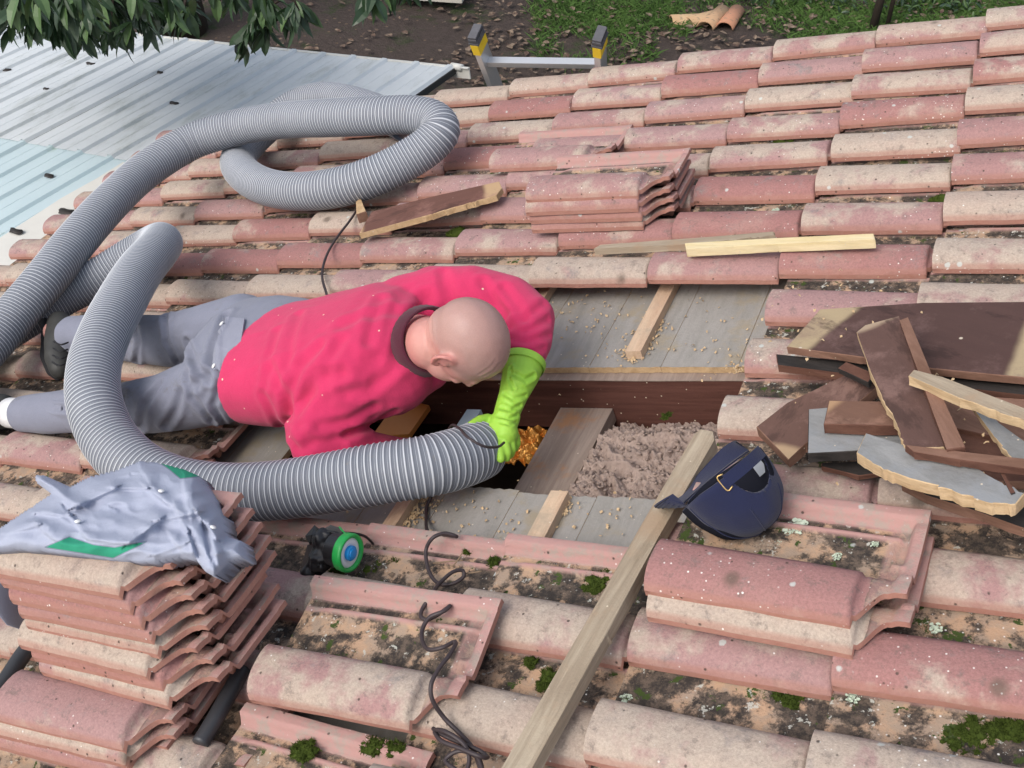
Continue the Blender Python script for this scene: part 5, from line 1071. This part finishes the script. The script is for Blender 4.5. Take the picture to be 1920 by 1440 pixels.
# white flashing between the tiles and the sheets
FLP = [(-70, 502), (-5, 462), (60, 420), (125, 378), (190, 342), (238, 312), (262, 316), (262, 345), (200, 400), (130, 450), (60, 510), (-20, 560), (-80, 600)]
ze = lambda x, y: Wd(x - 8, y - 8, -1.36)
P = [ze(*p) for p in FLP]; n = len(P); V = P + [p - np.array((0, 0, .004)) for p in P]; F = [list(range(n)), list(range(n, 2 * n))[::-1]] + [[i, n + i, n + (i + 1) % n, (i + 1) % n] for i in range(n)]
o = mk('flashing', V, F, M['zinc'], frame='world'); setp(o, 'cream white flashing strip between the tile ends and the metal roof', 'flashing')
M['blotch'] = plain('dark_wet_leaf', (.035, .03, .028), .6, .3, .3, 30)
def blot(x, y, z, a, lab):
    c0 = Wd(x, y, z); mb = MB(); n = 16; top = []
    for k in range(n): an = 6.283 * k / n; r = .62 * a * (1 + .45 * mnoise.noise(Vector((math.cos(an) * 1.5, math.sin(an) * 1.5, x)))); top.append(c0 + np.array((math.cos(an) * r, math.sin(an) * r * .6, .004 + .004 * math.sin(3 * an))))
    mb.add(top + [p - np.array((0, 0, .004)) for p in top] + [c0 + np.array((0, 0, .009))], [[i, (i + 1) % n, 2 * n] for i in range(n)] + [[i, n + i, n + (i + 1) % n, (i + 1) % n] for i in range(n)]); o = mb.build('wet_leaf', M['blotch'], frame='world', smooth=True); setp(o, lab, 'leaf', 'dark leaves on the metal roof')
def zp(x, y):                               # height of the sheet plane under an image point
    c_ = MR3 @ CAMC; v = MR3 @ ray(x, y); return (c_ + ((P0 - c_) @ nR) / (v @ nR) * v)[2] + .004
for x, y, a, l in ((87, 167, .035, 'dark leaf on the metal roof, leftmost of the middle three'), (208, 179, .03, 'dark leaf on the metal roof, middle of the three'), (327, 194, .045, 'elongated dark leaf on the metal roof, right of the three'), (12, 131, .06, 'dark leaf near the left edge of the metal roof'), (170, 120, .05, 'dark leaf under the overhanging branch'), (300, 136, .04, 'dark leaf between two ribs near the far edge'), (453, 212, .025, 'small dark leaf just above the big hose'), (92, 330, .05, 'dark leaf on the pale blue sheets')): blot(x, y, zp(x, y), a, l)
blot(125, 398, -1.352, .075, 'dark clump of wet leaves on the flashing beside the big hose'); blot(30, 434, -1.352, .06, 'dark leaf clump on the flashing near the left edge')

# ------------------------------------------------------------------ ladder leaning on the gable
M['alu'] = plain('aluminium', (.62, .63, .64), .38, .5, .06, 12, metal=.75); M['yel'] = plain('yellow_plastic', (.80, .55, .02), .45, .5, .05); M['gryr'] = plain('grey_rubber', (.10, .10, .11), .8, .3, .3, 60, .5)
yw = lambda x, y, Y: (lambda c_, v: c_ + (Y - c_[1]) / v[1] * v)(MR3 @ CAMC, MR3 @ ray(x, y))
lad = thing('ladder', 'aluminium ladder with yellow and grey rubber tips leaning on the gable edge', 'ladder', (-1.65, 1.35, GZ), frame='world')
LT, LB, RT, RB = yw(898, 80, .30), yw(938, 168, .42), yw(1125, 84, .30), yw(1120, 160, .42)
dl = (LB - LT) * .75 + (RB - RT) * .25; dl /= np.linalg.norm(dl); dr_ = (RB - RT) * .75 + (LB - LT) * .25; dr_ /= np.linalg.norm(dr_)
dm = dl + dr_; dm[0] *= .5; dm /= np.linalg.norm(dm); xx = np.array((1.0, 0, 0))
for top, dd in ((LT, dl), (RT, dr_)):
    kn = top + dd * .5; t = (kn[2] - GZ) / -dm[2]; foot = kn + dm * t; dep = np.cross(xx, dd); dep /= np.linalg.norm(dep); sx_ = np.cross(dd, dep); sx_ /= np.linalg.norm(sx_)
    mb = MB(); mid = (top + kn) / 2; L = np.linalg.norm(kn - top) / 2
    for so_ in (-.011, .011): mb.obox(mid + sx_ * so_ , (dd, dep, sx_), (L, .036, .0015))
    mb.obox(mid + dep * .0365, (dd, dep, sx_), (L, .0015, .0125)); mb.obox(mid - dep * .0365, (dd, dep, sx_), (L, .0015, .0125))
    d2 = foot - kn; L2 = np.linalg.norm(d2) / 2; d2 = d2 / (2 * L2); dp2 = np.cross(xx, d2); dp2 /= np.linalg.norm(dp2); mb.obox((kn + foot) / 2, (d2, dp2, np.cross(d2, dp2)), (L2, .037, .0125)); rl = mb.build('rail', M['alu'], lad, frame='world')
    mb = MB(); mb.obox(top + dd * .002, (dd, dep, sx_), (.028, .041, .0165)); sl_ = mb.build('end_sleeve', M['yel'], rl, frame='world')
    mb = MB()
    for q in range(4): mb.obox(top - dd * (.03 + .011 * q), (dd, dep, sx_), (.0045, .040 - .003 * (q % 2), .022 - .002 * q))
    mb.obox(top - dd * .045, (dd, dep, sx_), (.022, .036, .018)); mb.build('rubber_tip', M['gryr'], rl, frame='world')
for i in range(9):
    a = LT + dl * (.105 + 0 * i) if i == 0 else None
    if i == 0: a, b_ = LT + dl * .115, RT + dr_ * .115
    else:
        ka, kb = LT + dl * .5, RT + dr_ * .5; t = .27 * i - .12; a, b_ = ka + dm * t, kb + dm * t
        if min(a[2], b_[2]) < GZ + .1: break
    d = b_ - a; L = np.linalg.norm(d); d /= L; mb = MB(); up = np.cross(d, dm if i else dl); up /= np.linalg.norm(up); mb.obox((a + b_) / 2, (d, up, np.cross(d, up)), (L / 2, .016, .013)); mb.obox((a + b_) / 2 + up * .017, (d, up, np.cross(d, up)), (L / 2 - .01, .002, .010)); mb.build('rung', M['alu'], lad, frame='world')

# ------------------------------------------------------------------ trees and the overhanging laurel
s = Mt('bark', .9, .2); s.col(s.mix(s.noise(9, 6, .75, s.map((3, 3, .5))), (.03, .024, .02), (.085, .065, .05))); s.bump(s.noise(9, 6, .75, s.map((3, 3, .5))), .03, 1); M['bark'] = s.m
s = Mt('laurel_leaf', .42, .45); s.col(s.mix(s.noise(3.5, 4, .6), (.010, .026, .010), (.035, .072, .028))); M['leaf'] = s.m
s = Mt('laurel_leaf_bright', .45, .4); s.col(s.mix(s.noise(3.5, 4, .6), (.04, .085, .025), (.10, .165, .06))); M['leaf2'] = s.m
def tree(name, base, htop, r, lab, lean=(0, 0)):
    t = thing(name, lab, 'tree', base, frame='world'); P = [np.array(base) + np.array((lean[0] * q + .05 * math.sin(q * 3), lean[1] * q, htop * q)) for q in np.linspace(0, 1, 9)]; mb = MB()
    mb.tube(P, [r * (1.25 - .6 * q) for q in np.linspace(0, 1, 9)], 18); mb.build('trunk', M['bark'], t, frame='world', smooth=True); return t, P
def spray(c, axis, nlf, L, V, F, fm, rs, bright=.12):
    axis = np.array(axis, float); axis /= np.linalg.norm(axis); a0 = rs.uniform(0, 6.3); bx = np.cross(axis, (.3, .2, 1)); bx /= np.linalg.norm(bx); by = np.cross(axis, bx)
    for q in range(nlf):
        an = a0 + q * 2.4; sp = rs.uniform(.25, 1.15); d = axis * math.cos(sp) + (bx * math.cos(an) + by * math.sin(an)) * math.sin(sp); d[2] -= .35; d /= np.linalg.norm(d)
        l = L * rs.uniform(.7, 1.2); w = l * rs.uniform(.14, .19); e = np.cross(d, (rs.gauss(0, .5), rs.gauss(0, .5), 1)); e /= np.linalg.norm(e); up = np.cross(e, d); p = c + axis * rs.uniform(-.06, .02); k = len(V)
        for s_, ww, u_ in ((0, .06, 0), (.25, .8, .0), (.55, 1, -.03), (.82, .6, -.10), (1, .03, -.19)):
            m_ = p + d * l * s_ + up * l * u_; V += [tuple(m_ - e * w * ww + up * w * ww * .28), tuple(m_), tuple(m_ + e * w * ww + up * w * ww * .28)]
        br = 1 if rs.random() < bright else 0
        for i in range(4):
            for j in range(2): F.append([k + i * 3 + j, k + i * 3 + j + 1, k + i * 3 + j + 4, k + i * 3 + j + 3]); fm.append(br)
lt, TP = tree('laurel_tree', Wd(330, 62, GZ) , 5.2, .26, 'large leafy laurel tree overhanging the far left end of the metal roof', (.2, -.5))
V = []; F = []; fm = []; rs = random.Random(5)
def at(x, y, dist): v = MR3 @ ray(x, y); v = v / np.linalg.norm(v); return MR3 @ CAMC + v * dist
HANG = [(30, 10, 5.2, 10), (70, -10, 5.0, 10), (120, 5, 5.3, 8), (155, -5, 4.8, 10), (185, 0, 5.1, 8), (255, -5, 5.0, 6), (320, 12, 4.9, 5), (350, 20, 5.0, 7), (120, 55, 5.9, 9), (150, 60, 6.0, 10), (200, 62, 6.0, 11), (235, 60, 5.9, 9), (170, 40, 5.7, 10), (95, 40, 5.9, 9), (60, 40, 6.0, 9), (20, 50, 6.1, 9), (270, 40, 6.2, 7),
        (490, 20, 5.2, 11), (510, 10, 5.1, 10), (470, 50, 5.4, 11), (545, 30, 5.1, 9), (560, 15, 5.3, 7), (500, 55, 5.3, 9), (455, 70, 5.5, 7), (480, -5, 5.2, 10), (685, -5, 5.3, 5), (700, -2, 5.3, 5), (745, -25, 5.4, 5), (775, -20, 5.4, 4), (440, -5, 5.4, 9), (400, -20, 5.4, 8)]
for x, y, d_, n_ in HANG:
    c0 = at(x, y - 2, d_); spray(c0, (rs.gauss(.1, .3), rs.gauss(-.1, .3), -.8), n_ + 3, .125, V, F, fm, rs, .1 if y > 25 else .3)
for _ in range(430):                        # dense shade above the lean-to
    x, y = rs.uniform(-160, 350), rs.uniform(-260, 45 if rs.random() < .5 else 10); c0 = at(x, y, rs.uniform(5.6, 7.6)); spray(c0, (rs.gauss(0, .5), rs.gauss(0, .5), -.5), 9, .14, V, F, fm, rs, .05)
for _ in range(900):                        # rest of the crown, out of view, added to shade the soil behind
    x, y, z = rs.uniform(-9.5, -2.4), rs.uniform(4.0, 10.5), rs.uniform(1.0, 3.6)
    if ((x + 6) / 3.7) ** 2 + ((y - 7) / 3.6) ** 2 > 1: continue
    spray(np.array((x, y, z)), (rs.gauss(0, .7), rs.gauss(0, .7), -.3), 9, .24, V, F, fm, rs, .1)
mk('crown', V, F, [M['leaf'], M['leaf2']], lt, frame='world', fm=fm)
mb = MB()
for a, b_ in (((495, -40, 5.3), (505, 50, 5.3)), ((500, 5, 5.2), (455, 72, 5.5)), ((505, 12, 5.2), (560, 20, 5.2)), ((690, -60, 5.4), (688, 0, 5.3)), ((200, -60, 5.6), (205, 58, 6.0)), ((130, -60, 5.6), (140, 55, 6.0)), ((60, -60, 5.5), (50, 30, 5.9)), ((340, -60, 5.2), (345, 15, 5.0))):
    p, q = at(*a), at(*b_); m = (p + q) / 2 + np.array((.03, .02, .05)); mb = MB(); mb.tube(spline([p, m, q], .04), .006, 6); mb.build('branch', M['bark'], lt, frame='world', smooth=True)
for b_, tp in (((495, -40, 5.3), .9), ((130, -60, 5.6), .9)):
    p = at(*b_); q = TP[-1]; mb = MB(); mb.tube(spline([p, (p + q) / 2 + np.array((0, 0, .5)), q], .1), .022, 8); mb.build('branch', M['bark'], lt, frame='world', smooth=True)
for (x, y), r, lab, ln in (((1635, 58), .055, 'slim young tree trunk in the grass, left of the pair at top right', (.1, .3)), ((1662, 55), .03, 'thinner pale sapling right of the slim trunk', (-.1, .2))):
    tt, P = tree('young_tree', Wd(x, y, GZ), 4.2, r * .6, lab, ln); V = []; F = []; fm = []
    for _ in range(60): q = P[-1] + np.array((rs.gauss(0, .5), rs.gauss(0, .5), rs.gauss(0, .4))); spray(q, (rs.gauss(0, .7), rs.gauss(0, .7), -.2), 6, .12, V, F, fm, rs, .3)
    mk('crown', V, F, [M['leaf'], M['leaf2']], tt, frame='world', fm=fm)
# low weeds at the far edge of the grass
for (x, y), lab in (((1700, 20), 'low leafy weed in the grass below the top right corner'), ((1560, 14), 'low leafy weed left of the slim trunk'), ((1420, 8), 'low leafy weed behind the half round tiles'), ((1800, 25), 'low leafy weed above the gable tiles at the right')):
    p = Wd(x, y, GZ); V = []; F = []; fm = []
    for _ in range(16): spray(p + np.array((rs.gauss(0, .14), rs.gauss(0, .14), rs.uniform(.02, .16))), (rs.gauss(0, .6), rs.gauss(0, .6), .9), 5, .09, V, F, fm, rs, .5)
    o = mk('weed', V, F, [M['leaf'], M['leaf2']], org=p, frame='world', fm=fm); setp(o, lab, 'plant', 'weeds beyond the roof')
